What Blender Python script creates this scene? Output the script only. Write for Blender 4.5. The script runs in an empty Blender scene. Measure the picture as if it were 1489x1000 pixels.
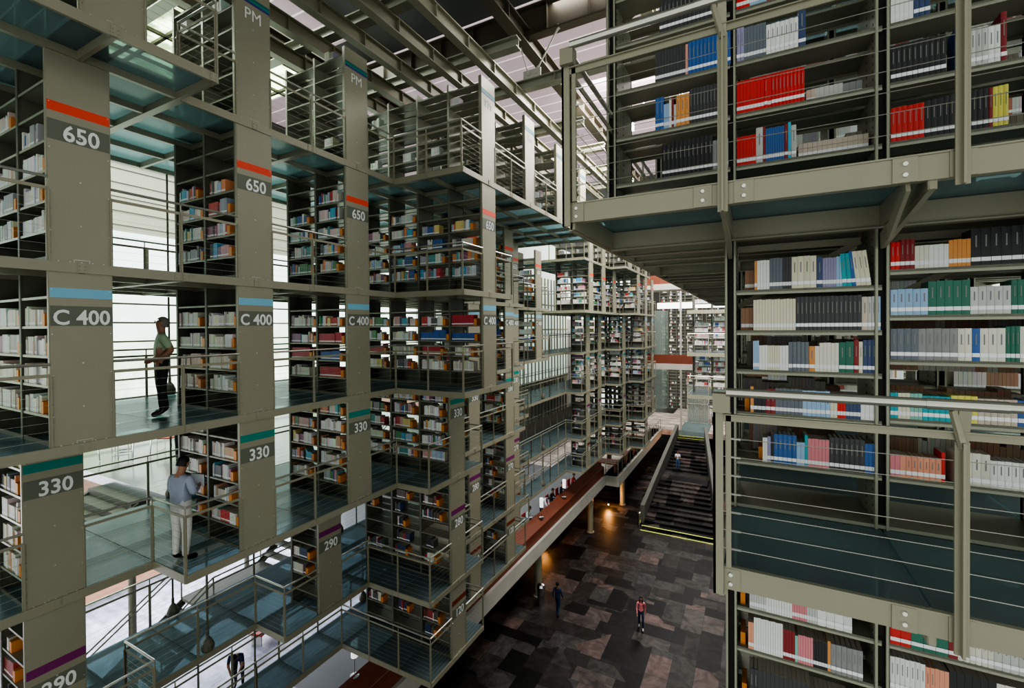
import bpy, bmesh, math, random
from mathutils import Vector, Matrix
random.seed(7)
SC = bpy.context.scene
C = SC.collection
PI = math.pi
D = bpy.data

# ------------------------------------------------------------------ materials
def nodes(m):
    m.use_nodes = True
    return m.node_tree.nodes, m.node_tree.links
def mat(name, col, rough=0.5, metal=0.0, noise=0.0, nscale=3.0, emis=None, estr=0.0, spec=0.5):
    m = D.materials.new(name); n, l = nodes(m); b = n['Principled BSDF']
    b.inputs['Roughness'].default_value = rough; b.inputs['Metallic'].default_value = metal
    b.inputs['Specular IOR Level'].default_value = spec
    b.inputs['Base Color'].default_value = (*col, 1)
    if noise:
        tc = n.new('ShaderNodeTexCoord'); nt = n.new('ShaderNodeTexNoise'); nt.inputs['Scale'].default_value = nscale
        nt.inputs['Detail'].default_value = 3
        mr = n.new('ShaderNodeMapRange'); mr.inputs['To Min'].default_value = 1 - noise; mr.inputs['To Max'].default_value = 1 + noise
        mx = n.new('ShaderNodeMix'); mx.data_type = 'RGBA'; mx.blend_type = 'MULTIPLY'; mx.inputs[0].default_value = 1
        mx.inputs[6].default_value = (*col, 1)
        l.new(tc.outputs['Object'], nt.inputs['Vector']); l.new(nt.outputs['Fac'], mr.inputs['Value'])
        l.new(mr.outputs['Result'], mx.inputs[7]); l.new(mx.outputs[2], b.inputs['Base Color'])
    if emis:
        b.inputs['Emission Color'].default_value = (*emis, 1); b.inputs['Emission Strength'].default_value = estr
    return m
M = {}
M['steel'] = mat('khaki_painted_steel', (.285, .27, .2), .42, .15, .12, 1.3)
M['panel'] = mat('khaki_panel_paint', (.29, .275, .205), .4, .15, .08, .9)
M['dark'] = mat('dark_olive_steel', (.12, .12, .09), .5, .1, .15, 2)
M['shelf'] = mat('shelf_steel', (.30, .30, .235), .38, .2, .1, 2)
M['rail'] = mat('brushed_rail', (.5, .49, .43), .28, .7)
M['cable'] = mat('cable_steel', (.45, .44, .38), .35, .6)
M['bolt'] = mat('bolt_steel', (.62, .61, .56), .3, .6)
M['band'] = mat('sign_band_grey', (.135, .145, .11), .5)
M['white'] = mat('sign_white', (.68, .68, .66), .5)
M['red'] = mat('sign_red', (.72, .07, .03), .5)
M['blue'] = mat('sign_blue', (.19, .42, .56), .5)
M['teal'] = mat('sign_teal', (.0, .21, .17), .5)
M['purple'] = mat('sign_purple', (.17, .02, .12), .5)
M['brown'] = mat('sign_brown', (.16, .035, .015), .5)
M['navy'] = mat('sign_navy', (.06, .03, .22), .5)
M['greenstripe'] = mat('sign_green', (.02, .12, .13), .5)
M['orange'] = mat('bookend_orange', (.62, .22, .03), .45)
M['label'] = mat('spine_label_white', (.78, .78, .8), .5)
M['page'] = mat('page_paper', (.5, .45, .38), .8)
M['wood'] = mat('red_wood', (.17, .045, .022), .5, 0, .25, 5)
M['concrete'] = mat('pale_concrete', (.42, .4, .36), .7, 0, .12, 1.5)
M['darkconc'] = mat('dark_concrete', (.12, .12, .105), .75, 0, .2, 1.2)
M['skin'] = mat('skin', (.33, .17, .11), .55)
M['hair'] = mat('dark_hair', (.015, .012, .01), .6)
M['greyhair'] = mat('grey_hair', (.18, .17, .15), .7)
M['greenshirt'] = mat('pale_green_shirt', (.36, .46, .32), .8, 0, .1, 9)
M['blueshirt'] = mat('grey_blue_shirt', (.3, .33, .42), .8, 0, .1, 12)
M['blackcloth'] = mat('black_cloth', (.018, .018, .022), .8)
M['beige'] = mat('light_grey_trousers', (.55, .54, .52), .8, 0, .08, 9)
M['pink'] = mat('pink_jacket', (.8, .22, .26), .7, 0, .15, 14)
M['navycloth'] = mat('navy_cloth', (.02, .035, .09), .8)
M['whiteshirt'] = mat('white_shirt', (.72, .74, .8), .8)
M['redcloth'] = mat('red_cloth', (.5, .04, .04), .7)
M['jeans'] = mat('blue_jeans', (.07, .13, .3), .8)
M['shoe'] = mat('black_leather', (.012, .012, .014), .35)
M['paleshoe'] = mat('pale_shoe', (.6, .6, .58), .5)
M['redseat'] = mat('red_seat', (.5, .05, .04), .45)
M['chrome'] = mat('chrome', (.7, .7, .7), .15, 1)
M['lampwhite'] = mat('lamp_white', (.8, .8, .8), .4, emis=(1, 1, 1), estr=.35)
M['yellow'] = mat('yellow_strip', (.55, .62, .12), .5, emis=(.6, .8, .1), estr=.12)
M['roofdark'] = mat('dark_roof_sheet', (.085, .085, .085), .6, 0, .15, .6)
M['rust'] = mat('brown_steel', (.10, .085, .06), .5, .2, .2, 1)
M['warm'] = mat('warm_lamp', (1, .6, .25), .5, emis=(1, .45, .12), estr=20)
M['leafground'] = mat('leafy_ground', (.42, .22, .15), .9, 0, .6, 2.5, emis=(.5, .3, .24), estr=.5)

def glass_mat():
    m = D.materials.new('teal_floor_glass'); n, l = nodes(m); b = n['Principled BSDF']
    b.inputs['Base Color'].default_value = (.2, .245, .255, 1); b.inputs['Roughness'].default_value = .22
    b.inputs['Specular IOR Level'].default_value = .6
    t = n.new('ShaderNodeBsdfTransparent'); t.inputs[0].default_value = (.62, .78, .79, 1)
    tl = n.new('ShaderNodeBsdfTranslucent'); tl.inputs[0].default_value = (.40, .56, .58, 1)
    y = n.new('ShaderNodeMixShader'); y.inputs[0].default_value = .35; l.new(b.outputs[0], y.inputs[1]); l.new(tl.outputs[0], y.inputs[2])
    x = n.new('ShaderNodeMixShader'); x.inputs[0].default_value = .62
    l.new(t.outputs[0], x.inputs[1]); l.new(y.outputs[0], x.inputs[2]); l.new(x.outputs[0], n['Material Output'].inputs[0])
    return m
M['glass'] = glass_mat()
def clear_mat():
    m = D.materials.new('grey_clear_glass'); n, l = nodes(m); b = n['Principled BSDF']
    b.inputs['Base Color'].default_value = (.3, .35, .33, 1); b.inputs['Roughness'].default_value = .1
    t = n.new('ShaderNodeBsdfTransparent'); t.inputs[0].default_value = (.8, .85, .82, 1)
    x = n.new('ShaderNodeMixShader'); x.inputs[0].default_value = .45
    l.new(t.outputs[0], x.inputs[1]); l.new(b.outputs[0], x.inputs[2]); l.new(x.outputs[0], n['Material Output'].inputs[0])
    return m
M['clear'] = clear_mat()

def tile_mat(name, c1, c2, mort, sx, sy, rough, brickw=.5, rowh=.25, bias=0.0, rot=0.0):
    m = D.materials.new(name); n, l = nodes(m); b = n['Principled BSDF']
    tc = n.new('ShaderNodeTexCoord'); mp = n.new('ShaderNodeMapping'); mp.inputs['Scale'].default_value = (sx, sy, 1); mp.inputs['Rotation'].default_value = (0, 0, rot)
    br = n.new('ShaderNodeTexBrick'); br.inputs['Color1'].default_value = (0, 0, 0, 1); br.inputs['Color2'].default_value = (1, 1, 1, 1); br.inputs['Mortar'].default_value = (.5, .5, .5, 1)
    br.inputs['Scale'].default_value = 1; br.inputs['Mortar Size'].default_value = .004; br.inputs['Brick Width'].default_value = brickw; br.inputs['Row Height'].default_value = rowh
    br.inputs['Bias'].default_value = bias
    br.offset = .37; br.squash = .6; br.squash_frequency = 3
    nt = n.new('ShaderNodeTexNoise'); nt.inputs['Scale'].default_value = 2.2; nt.inputs['Detail'].default_value = 6
    ramp = n.new('ShaderNodeValToRGB'); e = ramp.color_ramp.elements
    e[0].position = 0; e[0].color = (*c1, 1); e[1].position = 1; e[1].color = (*c2, 1)
    k = e.new(.5); k.color = (*mort, 1)
    mx = n.new('ShaderNodeMix'); mx.data_type = 'RGBA'; mx.blend_type = 'MULTIPLY'; mx.inputs[0].default_value = .7
    mr = n.new('ShaderNodeMapRange'); mr.inputs['From Min'].default_value = .3; mr.inputs['From Max'].default_value = .7; mr.inputs['To Min'].default_value = .4; mr.inputs['To Max'].default_value = 1.5
    l.new(tc.outputs['Object'], mp.inputs[0]); l.new(mp.outputs[0], br.inputs['Vector']); l.new(br.outputs['Color'], ramp.inputs[0])
    l.new(tc.outputs['Object'], nt.inputs['Vector']); l.new(nt.outputs['Fac'], mr.inputs['Value'])
    l.new(ramp.outputs[0], mx.inputs[6]); l.new(mr.outputs[0], mx.inputs[7]); l.new(mx.outputs[2], b.inputs['Base Color'])
    b.inputs['Roughness'].default_value = rough
    return m
def stone_mat():
    m = D.materials.new('dark_stone_slabs'); n, l = nodes(m); b = n['Principled BSDF']
    tc = n.new('ShaderNodeTexCoord'); fac = []
    for rot, w, h in ((0, 1.7, .85), (PI/2, 1.9, .95)):
        mp = n.new('ShaderNodeMapping'); mp.inputs['Rotation'].default_value = (0, 0, rot); mp.inputs['Location'].default_value = (rot*.3, rot*.2, 0)
        br = n.new('ShaderNodeTexBrick'); br.inputs['Color1'].default_value = (0, 0, 0, 1); br.inputs['Color2'].default_value = (1, 1, 1, 1); br.inputs['Mortar'].default_value = (.1, .1, .1, 1)
        br.inputs['Scale'].default_value = 1; br.inputs['Mortar Size'].default_value = .006; br.inputs['Brick Width'].default_value = w; br.inputs['Row Height'].default_value = h; br.offset = .4; br.squash = .7; br.squash_frequency = 2
        l.new(tc.outputs['Object'], mp.inputs[0]); l.new(mp.outputs[0], br.inputs['Vector']); fac.append(br)
    ck = n.new('ShaderNodeTexVoronoi'); ck.distance = 'CHEBYCHEV'; ck.inputs['Scale'].default_value = .42
    sp = n.new('ShaderNodeSeparateXYZ'); gt = n.new('ShaderNodeMath'); gt.operation = 'GREATER_THAN'; gt.inputs[1].default_value = .5
    l.new(tc.outputs['Object'], ck.inputs['Vector']); l.new(ck.outputs['Color'], sp.inputs[0]); l.new(sp.outputs[0], gt.inputs[0])
    mx = n.new('ShaderNodeMix'); mx.data_type = 'RGBA'; l.new(gt.outputs[0], mx.inputs[0]); l.new(fac[0].outputs['Color'], mx.inputs[6]); l.new(fac[1].outputs['Color'], mx.inputs[7])
    r = n.new('ShaderNodeValToRGB'); e = r.color_ramp.elements; e[0].position = 0; e[0].color = (.004, .005, .005, 1); e[1].position = 1; e[1].color = (.105, .072, .064, 1)
    for p, c in ((.3, (.012, .011, .011)), (.55, (.032, .027, .025)), (.8, (.045, .046, .044))):
        k = e.new(p); k.color = (*c, 1)
    nt = n.new('ShaderNodeTexNoise'); nt.inputs['Scale'].default_value = 1.6; nt.inputs['Detail'].default_value = 8; nt.inputs['Distortion'].default_value = 1.5
    mr = n.new('ShaderNodeMapRange'); mr.inputs['From Min'].default_value = .3; mr.inputs['From Max'].default_value = .7; mr.inputs['To Min'].default_value = .45; mr.inputs['To Max'].default_value = 1.6
    m2 = n.new('ShaderNodeMix'); m2.data_type = 'RGBA'; m2.blend_type = 'MULTIPLY'; m2.inputs[0].default_value = .85
    l.new(mx.outputs[2], r.inputs[0]); l.new(tc.outputs['Object'], nt.inputs['Vector']); l.new(nt.outputs['Fac'], mr.inputs['Value'])
    l.new(r.outputs[0], m2.inputs[6]); l.new(mr.outputs[0], m2.inputs[7]); l.new(m2.outputs[2], b.inputs['Base Color']); b.inputs['Roughness'].default_value = .5; b.inputs['Specular IOR Level'].default_value = .25
    return m
M['stone'] = stone_mat()
M['stone_old'] = tile_mat('dark_stone_tiles', (.012, .013, .013), (.105, .078, .07), (.04, .036, .034), 1, 1, .42, 1.9, .95, 0.05)
M['palefloor'] = tile_mat('pale_stone_floor', (.28, .24, .21), (.6, .5, .45), (.42, .36, .33), 1, 1, .35, 1.6, .5)
M['deckfloor'] = tile_mat('lilac_board_floor', (.42, .42, .54), (.6, .6, .74), (.5, .5, .62), 1, 1, .28, 3.0, .18)
M['greyfloor'] = mat('grey_reading_floor', (.13, .13, .14), .4, 0, .2, .8)
M['mezz'] = mat('polished_grey_floor', (.2, .225, .235), .16, 0, .15, .7)

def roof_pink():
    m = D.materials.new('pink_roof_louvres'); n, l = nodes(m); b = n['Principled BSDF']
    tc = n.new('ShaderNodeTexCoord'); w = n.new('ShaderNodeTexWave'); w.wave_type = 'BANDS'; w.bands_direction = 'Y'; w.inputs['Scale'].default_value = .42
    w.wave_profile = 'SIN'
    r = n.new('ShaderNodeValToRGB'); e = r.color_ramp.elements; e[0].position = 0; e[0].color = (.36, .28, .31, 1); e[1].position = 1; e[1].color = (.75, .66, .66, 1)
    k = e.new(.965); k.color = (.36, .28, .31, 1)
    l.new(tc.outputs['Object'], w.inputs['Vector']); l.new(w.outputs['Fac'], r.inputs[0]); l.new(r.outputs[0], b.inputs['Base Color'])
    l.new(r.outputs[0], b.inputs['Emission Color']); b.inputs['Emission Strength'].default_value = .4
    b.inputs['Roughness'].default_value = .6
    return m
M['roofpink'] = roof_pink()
def window_mat():
    m = D.materials.new('bright_louvre_glass'); n, l = nodes(m)
    for x in list(n):
        if x.type == 'BSDF_PRINCIPLED': n.remove(x)
    em = n.new('ShaderNodeEmission'); tc = n.new('ShaderNodeTexCoord'); sp = n.new('ShaderNodeSeparateXYZ')
    nt = n.new('ShaderNodeTexNoise'); nt.inputs['Scale'].default_value = .55; nt.inputs['Detail'].default_value = 5
    r = n.new('ShaderNodeValToRGB'); e = r.color_ramp.elements; e[0].position = .38; e[0].color = (.40, .55, .22, 1); e[1].position = .58; e[1].color = (.88, 1, .86, 1)
    # trees only in the lower part
    mr = n.new('ShaderNodeMapRange'); mr.inputs['From Min'].default_value = -1.5; mr.inputs['From Max'].default_value = 3.2
    mx = n.new('ShaderNodeMix'); mx.data_type = 'RGBA'; mx.inputs[7].default_value = (.8, .95, .88, 1)
    l.new(tc.outputs['Object'], nt.inputs['Vector']); l.new(nt.outputs['Fac'], r.inputs[0]); l.new(tc.outputs['Object'], sp.inputs[0])
    l.new(sp.outputs['Z'], mr.inputs['Value']); l.new(mr.outputs[0], mx.inputs[0]); l.new(r.outputs[0], mx.inputs[6])
    l.new(mx.outputs[2], em.inputs[0]); em.inputs[1].default_value = 1.35
    l.new(em.outputs[0], n['Material Output'].inputs[0])
    return m
M['window'] = window_mat()
def treesky():
    m = D.materials.new('skylight_with_trees'); n, l = nodes(m)
    em = n.new('ShaderNodeEmission'); tc = n.new('ShaderNodeTexCoord'); nt = n.new('ShaderNodeTexNoise'); nt.inputs['Scale'].default_value = 1.4; nt.inputs['Detail'].default_value = 8
    r = n.new('ShaderNodeValToRGB'); e = r.color_ramp.elements; e[0].position = .40; e[0].color = (.22, .30, .16, 1); e[1].position = .56; e[1].color = (.8, .95, .6, 1)
    l.new(tc.outputs['Object'], nt.inputs['Vector']); l.new(nt.outputs['Fac'], r.inputs[0]); l.new(r.outputs[0], em.inputs[0]); em.inputs[1].default_value = 2.2
    l.new(em.outputs[0], n['Material Output'].inputs[0]); return m
M['treesky'] = treesky()
M['black'] = mat('black_channel', (.012, .012, .01), .6)
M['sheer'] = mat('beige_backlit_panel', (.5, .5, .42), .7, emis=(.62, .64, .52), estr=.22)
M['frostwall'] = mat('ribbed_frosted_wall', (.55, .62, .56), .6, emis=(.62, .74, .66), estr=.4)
M['farwhite'] = mat('far_bright_band', (.8, .82, .76), .6, emis=(1, 1, .92), estr=.8)

def book_mats():
    m = D.materials.new('book_cover'); n, l = nodes(m); b = n['Principled BSDF']
    oi = n.new('ShaderNodeObjectInfo'); l.new(oi.outputs['Color'], b.inputs['Base Color']); b.inputs['Roughness'].default_value = .42
    m2 = D.materials.new('book_cover_mixed'); n, l = nodes(m2); b = n['Principled BSDF']
    a = n.new('ShaderNodeVertexColor'); a.layer_name = 'Col'; l.new(a.outputs[0], b.inputs['Base Color']); b.inputs['Roughness'].default_value = .5
    return m, m2
M['cover'], M['covers'] = book_mats()
def title_mat():
    m = D.materials.new('spine_print'); n, l = nodes(m); b = n['Principled BSDF']
    oi = n.new('ShaderNodeObjectInfo'); sep = n.new('ShaderNodeRGBToBW'); r = n.new('ShaderNodeValToRGB')
    e = r.color_ramp.elements; e[0].position = .22; e[0].color = (.22, .22, .2, 1); e[1].position = .3; e[1].color = (.2, .2, .22, 1)
    l.new(oi.outputs['Color'], sep.inputs[0]); l.new(sep.outputs[0], r.inputs[0]); l.new(r.outputs[0], b.inputs['Base Color'])
    return m
M['print'] = title_mat()

# ------------------------------------------------------------------ mesh helpers
class MB:
    def __init__(s): s.v = []; s.f = []; s.m = []
    def box(s, x0, x1, y0, y1, z0, z1, mi=0):
        k = len(s.v)
        s.v += [(x0,y0,z0),(x1,y0,z0),(x1,y1,z0),(x0,y1,z0),(x0,y0,z1),(x1,y0,z1),(x1,y1,z1),(x0,y1,z1)]
        for q in ((0,3,2,1),(4,5,6,7),(0,1,5,4),(1,2,6,5),(2,3,7,6),(3,0,4,7)):
            s.f.append(tuple(k+a for a in q)); s.m.append(mi)
        return s
    def quad(s, a, b, c, d, mi=0):
        k = len(s.v); s.v += [a, b, c, d]; s.f.append((k,k+1,k+2,k+3)); s.m.append(mi); return s
    def tube(s, p, q, r, n=8, mi=0, r2=None, cap=True):
        p = Vector(p); q = Vector(q); d = (q-p)
        if d.length < 1e-6: return s
        d.normalize(); a = d.orthogonal().normalized(); b = d.cross(a); k = len(s.v); r2 = r if r2 is None else r2
        for c, rr in ((p, r), (q, r2)):
            for i in range(n):
                t = 2*PI*i/n; s.v.append(tuple(c + a*(math.cos(t)*rr) + b*(math.sin(t)*rr)))
        for i in range(n):
            j = (i+1) % n; s.f.append((k+i, k+j, k+n+j, k+n+i)); s.m.append(mi)
        if cap:
            s.f.append(tuple(k+n-1-i for i in range(n))); s.m.append(mi); s.f.append(tuple(k+n+i for i in range(n))); s.m.append(mi)
        return s
    def bar(s, p, q, w, h, mi=0, up=(0,0,1)):
        p = Vector(p); q = Vector(q); d = (q-p).normalized(); up = Vector(up)
        if abs(d.dot(up)) > .98: up = Vector((1,0,0))
        sd = d.cross(up).normalized(); u = sd.cross(d).normalized(); k = len(s.v)
        for c in (p, q):
            for a, b in ((-1,-1),(1,-1),(1,1),(-1,1)): s.v.append(tuple(c + sd*(a*w/2) + u*(b*h/2)))
        for f in ((0,1,2,3),(7,6,5,4),(0,4,5,1),(1,5,6,2),(2,6,7,3),(3,7,4,0)): s.f.append(tuple(k+a for a in f)); s.m.append(mi)
        return s
    def dome(s, c, r, ax=(1,0,0), n=6, h=.5):
        c = Vector(c); d = Vector(ax); a = d.orthogonal().normalized(); b = d.cross(a); k = len(s.v)
        for rr, hh in ((r, 0), (r*.7, r*h)):
            for i in range(n):
                t = 2*PI*i/n; s.v.append(tuple(c + d*hh + a*(math.cos(t)*rr) + b*(math.sin(t)*rr)))
        for i in range(n):
            j = (i+1) % n; s.f.append((k+i,k+j,k+n+j,k+n+i)); s.m.append(0)
        s.f.append(tuple(k+n+i for i in range(n))); s.m.append(0); return s
    def lathe(s, c, prof, n=16, mi=0):
        k = len(s.v); c = Vector(c)
        for r, z in prof:
            for i in range(n):
                t = 2*PI*i/n; s.v.append((c.x + r*math.cos(t), c.y + r*math.sin(t), c.z + z))
        for j in range(len(prof)-1):
            for i in range(n):
                a = (i+1) % n; s.f.append((k+j*n+i, k+j*n+a, k+(j+1)*n+a, k+(j+1)*n+i)); s.m.append(mi)
        s.f.append(tuple(k+n-1-i for i in range(n))); s.m.append(mi)
        e = k+(len(prof)-1)*n; s.f.append(tuple(e+i for i in range(n))); s.m.append(mi); return s
    def mesh(s, name, mats):
        me = D.meshes.new(name); me.from_pydata(s.v, [], s.f)
        for m in (mats if isinstance(mats, (list, tuple)) else [mats]): me.materials.append(M[m] if isinstance(m, str) else m)
        if any(s.m): me.polygons.foreach_set('material_index', s.m)
        me.update(); return me
def obj(name, me, parent=None, loc=(0,0,0), rot=None, scale=None):
    o = D.objects.new(name, me); C.objects.link(o); o.location = loc
    if rot: o.rotation_euler = rot
    if scale: o.scale = scale
    if parent: o.parent = parent
    return o
def tag(o, label=None, cat=None, group=None, kind=None):
    if label: o['label'] = label
    if cat: o['category'] = cat
    if group: o['group'] = group
    if kind: o['kind'] = kind
    return o
def thing(name, label, cat, loc=(0,0,0), rz=0, group=None):
    o = obj(name, None, None, loc, (0,0,rz)); o.empty_display_size = .1
    return tag(o, label, cat, group)
CACHE = {}
def cached(key, fn):
    if key not in CACHE: CACHE[key] = fn()
    return CACHE[key]

# ------------------------------------------------------------------ layout
BAY = 1.05
FY = 2.46                      # face of the first stack
XB = -10.3                     # back of all stacks
XW = -12.4                     # back of the rear walkway
def yc(i): return FY + 2.5*i
# level: floor z, top z, stripe z, colour, text by module
LV = {'2': (5.4, 8.12), '1': (2.48, 5.4), '0': (0, 2.48), 'a': (-2.47, 0), 'b': (-5.33, -2.47), 'c': (-7.35, -5.33)}
STRIPE = {'2': (7.63, 'teal'), '1': (4.6, 'red'), '0': (2.12, 'blue'), 'a': (-.39, 'teal'), 'b': (-3.38, 'purple'), 'c': (-5.83, 'brown')}
def sign(l, i):
    if l == '2': return 'PM'
    if l == '1': return '650'
    if l == '0': return 'C 400'
    if l == 'a': return '330'
    if l == 'b': return '290' if i < 3 else ('280' if i < 5 else '270')
    return '120'
n2 = {}
FR = {
 '2': {0:-7.15, 1:-8.2, 2:-8.2, 3:-6.1, 4:-6.1, 5:-6.1, 6:-6.1, 9:-8.2, 10:-8.2, 11:-7.15, 12:-7.15, 13:-7.15},
 '1': {0:-8.2, 1:-8.2, 2:-8.2, 3:-6.1, 4:-8.2, 5:-8.2, 6:-9.25, 7:-9.25, 9:-8.2, 10:-8.2, 11:-8.2, 12:-7.15, 13:-7.15, 14:-7.15},
 '0': {0:-8.2, 1:-8.2, 2:-8.2, 3:-6.1, 4:-8.2, 5:-8.2, 6:-9.25, 7:-9.25, 10:-9.25, 11:-9.25, 12:-8.2, 13:-7.15, 14:-7.15},
 'a': {0:-9.25, 1:-8.2, 2:-8.2, 3:-7.15, 4:-8.2, 5:-8.2, 6:-9.25, 10:-9.25, 11:-9.25, 12:-8.2, 13:-7.15, 14:-7.15},
 'b': {0:-9.25, 2:-9.25, 3:-7.15, 4:-8.2, 5:-8.2, 6:-9.25, 10:-9.25, 11:-9.25, 12:-8.2, 13:-7.15, 14:-7.15},
 'c': {3:-7.15, 4:-8.2, 5:-8.2, 6:-9.25, 10:-9.25, 11:-9.25, 12:-8.2, 13:-7.15},
}
def front(l, i): return FR[l].get(i, XB)
ORD = ['nearest', 'second', 'third', 'fourth', 'fifth', 'sixth', 'seventh', 'eighth']
def case_phrase(l, i):
    if i < 8: return '%s %s bookcase from the left' % (ORD[i], sign(l, i))
    return 'far bookcase beyond the staircase gap'
LEVELWORD = {'2': 'topmost deck', '1': 'red striped deck', '0': 'light blue striped deck', 'a': 'teal striped deck', 'b': 'purple striped deck', 'c': 'brown striped lowest deck'}
STW = {'2': 'green and violet', '1': 'red', '0': 'light blue', 'a': 'teal', 'b': 'purple', 'c': 'brown'}

# ------------------------------------------------------------------ end panel, signs
def panel_mesh(h):
    b = MB(); b.box(-.03, 0, 0, .66, -.13, h-.13)
    b.box(-.05, -.005, -.012, 0, -.13, h-.13); b.box(-.05, -.005, .66, .672, -.13, h-.13)
    nf = len(b.f)
    for y in (.03, .63):
        for z in (-.02, -.10): b.dome((0, y, z), .012)
    for k in range(5):
        b.dome((0, .09+.12*k, .0), .011); b.dome((0, .09+.12*k, -.07), .009)
    b.box(0, .004, .25, .42, -.105, -.1); b.box(0, .004, .25, .42, .03, .035); b.box(0, .004, .25, .254, -.1, .03); b.box(0, .004, .416, .42, -.1, .03)
    for z in (.5, 1.1, 1.7): b.dome((0, .33, z), .012); 
    for z in (.4, .95, 1.5, 2.1): b.dome((0, .64, z), .008); b.dome((0, .02, z), .008)
    for k in range(nf, len(b.f)): b.m[k] = 1
    return b.mesh('end_panel', ['panel', 'bolt'])
def text_mesh(s, size):
    cu = D.curves.new('number', 'FONT'); cu.body = s; cu.size = size; cu.offset = 0.0 if s == 'PM' else .006; cu.align_x = 'CENTER'; cu.extrude = .001; cu.space_character = 1.0
    cu.resolution_u = 3
    o = D.objects.new('t', cu); C.objects.link(o); me = D.meshes.new_from_object(o.evaluated_get(bpy.context.evaluated_depsgraph_get())); D.objects.remove(o)
    me.transform(Matrix.Diagonal((.88,1,1,1))); me.name = 'number'; me.materials.clear(); me.materials.append(M['white']); return me
def add_panel(parent, l, i):
    z0, z1 = LV[l]; h = z1-z0
    p = obj('end_panel', cached(('panel', round(h,2)), lambda: panel_mesh(h)), parent)
    sz, colr = STRIPE[l]; r = sz-z0
    if l == '2':
        b = MB(); b.box(0, .003, 0, .66, r-.04, r+.01, 0); b.box(0, .003, 0, .66, r-.08, r-.04, 1); b.box(0, .003, 0, .66, r+.01, r+.05, 2)
        me = cached('stripe2', lambda: b.mesh('colour_stripe', ['teal', 'navy', 'greenstripe']))
    else:
        me = cached(('stripe', l), lambda: MB().box(0, .003, 0, .66, r-.13, r).mesh('colour_stripe', colr))
    tag(obj('colour_stripe', me, p), {'2': 'green and violet stripe', '1': 'red stripe', '0': 'light blue stripe', 'a': 'teal stripe', 'b': 'purple stripe', 'c': 'brown stripe'}[l])
    bz = r-.24 if l != '2' else r-.13
    if l != '2':
        obj('number_band', cached(('band', l), lambda: MB().box(0, .002, 0, .66, bz-.27, bz).mesh('number_band', 'band')), p)
    s = sign(l, i); sz_ = .3 if s != 'C 400' else .28
    t = obj('number', cached(('txt', s), lambda: text_mesh(s, sz_)), p, (.006, .33 if s in ('PM', 'C 400') else .35, bz-.25), (PI/2, 0, PI/2))
    tag(t, 'white lettering reading ' + s)

# ------------------------------------------------------------------ bookcases
def shelf_mesh(n, full=True):
    b = MB(); w = BAY*n
    b.box(-w, -.035, .01, .30, -.02, 0); b.box(-w, -.035, .01, .02, -.035, 0)
    b.box(-w, -.035, .36, .65, -.02, 0); b.box(-w, -.035, .64, .65, -.035, 0)
    return b.mesh('shelf', 'shelf')
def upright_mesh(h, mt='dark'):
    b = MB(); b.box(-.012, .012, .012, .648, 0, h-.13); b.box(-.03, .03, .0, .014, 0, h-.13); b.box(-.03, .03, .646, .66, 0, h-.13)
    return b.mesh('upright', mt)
def shelf_rows(l):
    n = {'2': 6, '1': 6, '0': 5, 'a': 5, 'b': 6, 'c': 4}[l]
    return [.41+.4*k for k in range(n)]
def base_mesh(n):
    b = MB(); b.box(-BAY*n, -.035, .01, .03, 0, .06); b.box(-BAY*n, -.035, .63, .65, 0, .06); b.box(-BAY*n, -.035, .32, .335, .0, .36)
    return b.mesh('base_rail', 'dark')
def make_case(l, i):
    z0, z1 = LV[l]; Xf = front(l, i); nb = round((Xf-XB)/BAY)
    nm = sign(l, i)
    desc = {'2': 'mostly empty steel shelves', '1': 'mixed books', '0': 'pale bound books', 'a': 'packed mixed books', 'b': 'half filled shelves', 'c': 'dark sparse shelves'}[l]
    if i < 8: lab, g = 'bookcase with %s behind the %s %s striped %s panel' % (desc, ORD[i], STW[l], nm), 'bookcases hanging on the left side'
    else: lab, g = 'distant bookcase with %s, %s beyond the stair gap' % (desc, LEVELWORD[l]), 'far bookcases, ' + LEVELWORD[l]
    t = thing('bookcase', lab, 'bookcase', (Xf, yc(i), z0), 0, g)
    add_panel(t, l, i)
    for k in range(nb+1):
        if k == 0: continue
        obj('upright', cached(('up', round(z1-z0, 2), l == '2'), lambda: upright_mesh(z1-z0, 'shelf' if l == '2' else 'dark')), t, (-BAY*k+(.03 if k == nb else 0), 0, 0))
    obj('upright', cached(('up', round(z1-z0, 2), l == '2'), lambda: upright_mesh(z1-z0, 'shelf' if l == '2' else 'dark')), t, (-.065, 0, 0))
    for r in shelf_rows(l): obj('shelf', cached(('sh', nb), lambda: shelf_mesh(nb)), t, (0, 0, r))
    obj('base_rail', cached(('br', nb), lambda: base_mesh(nb)), t)
    return t

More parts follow.
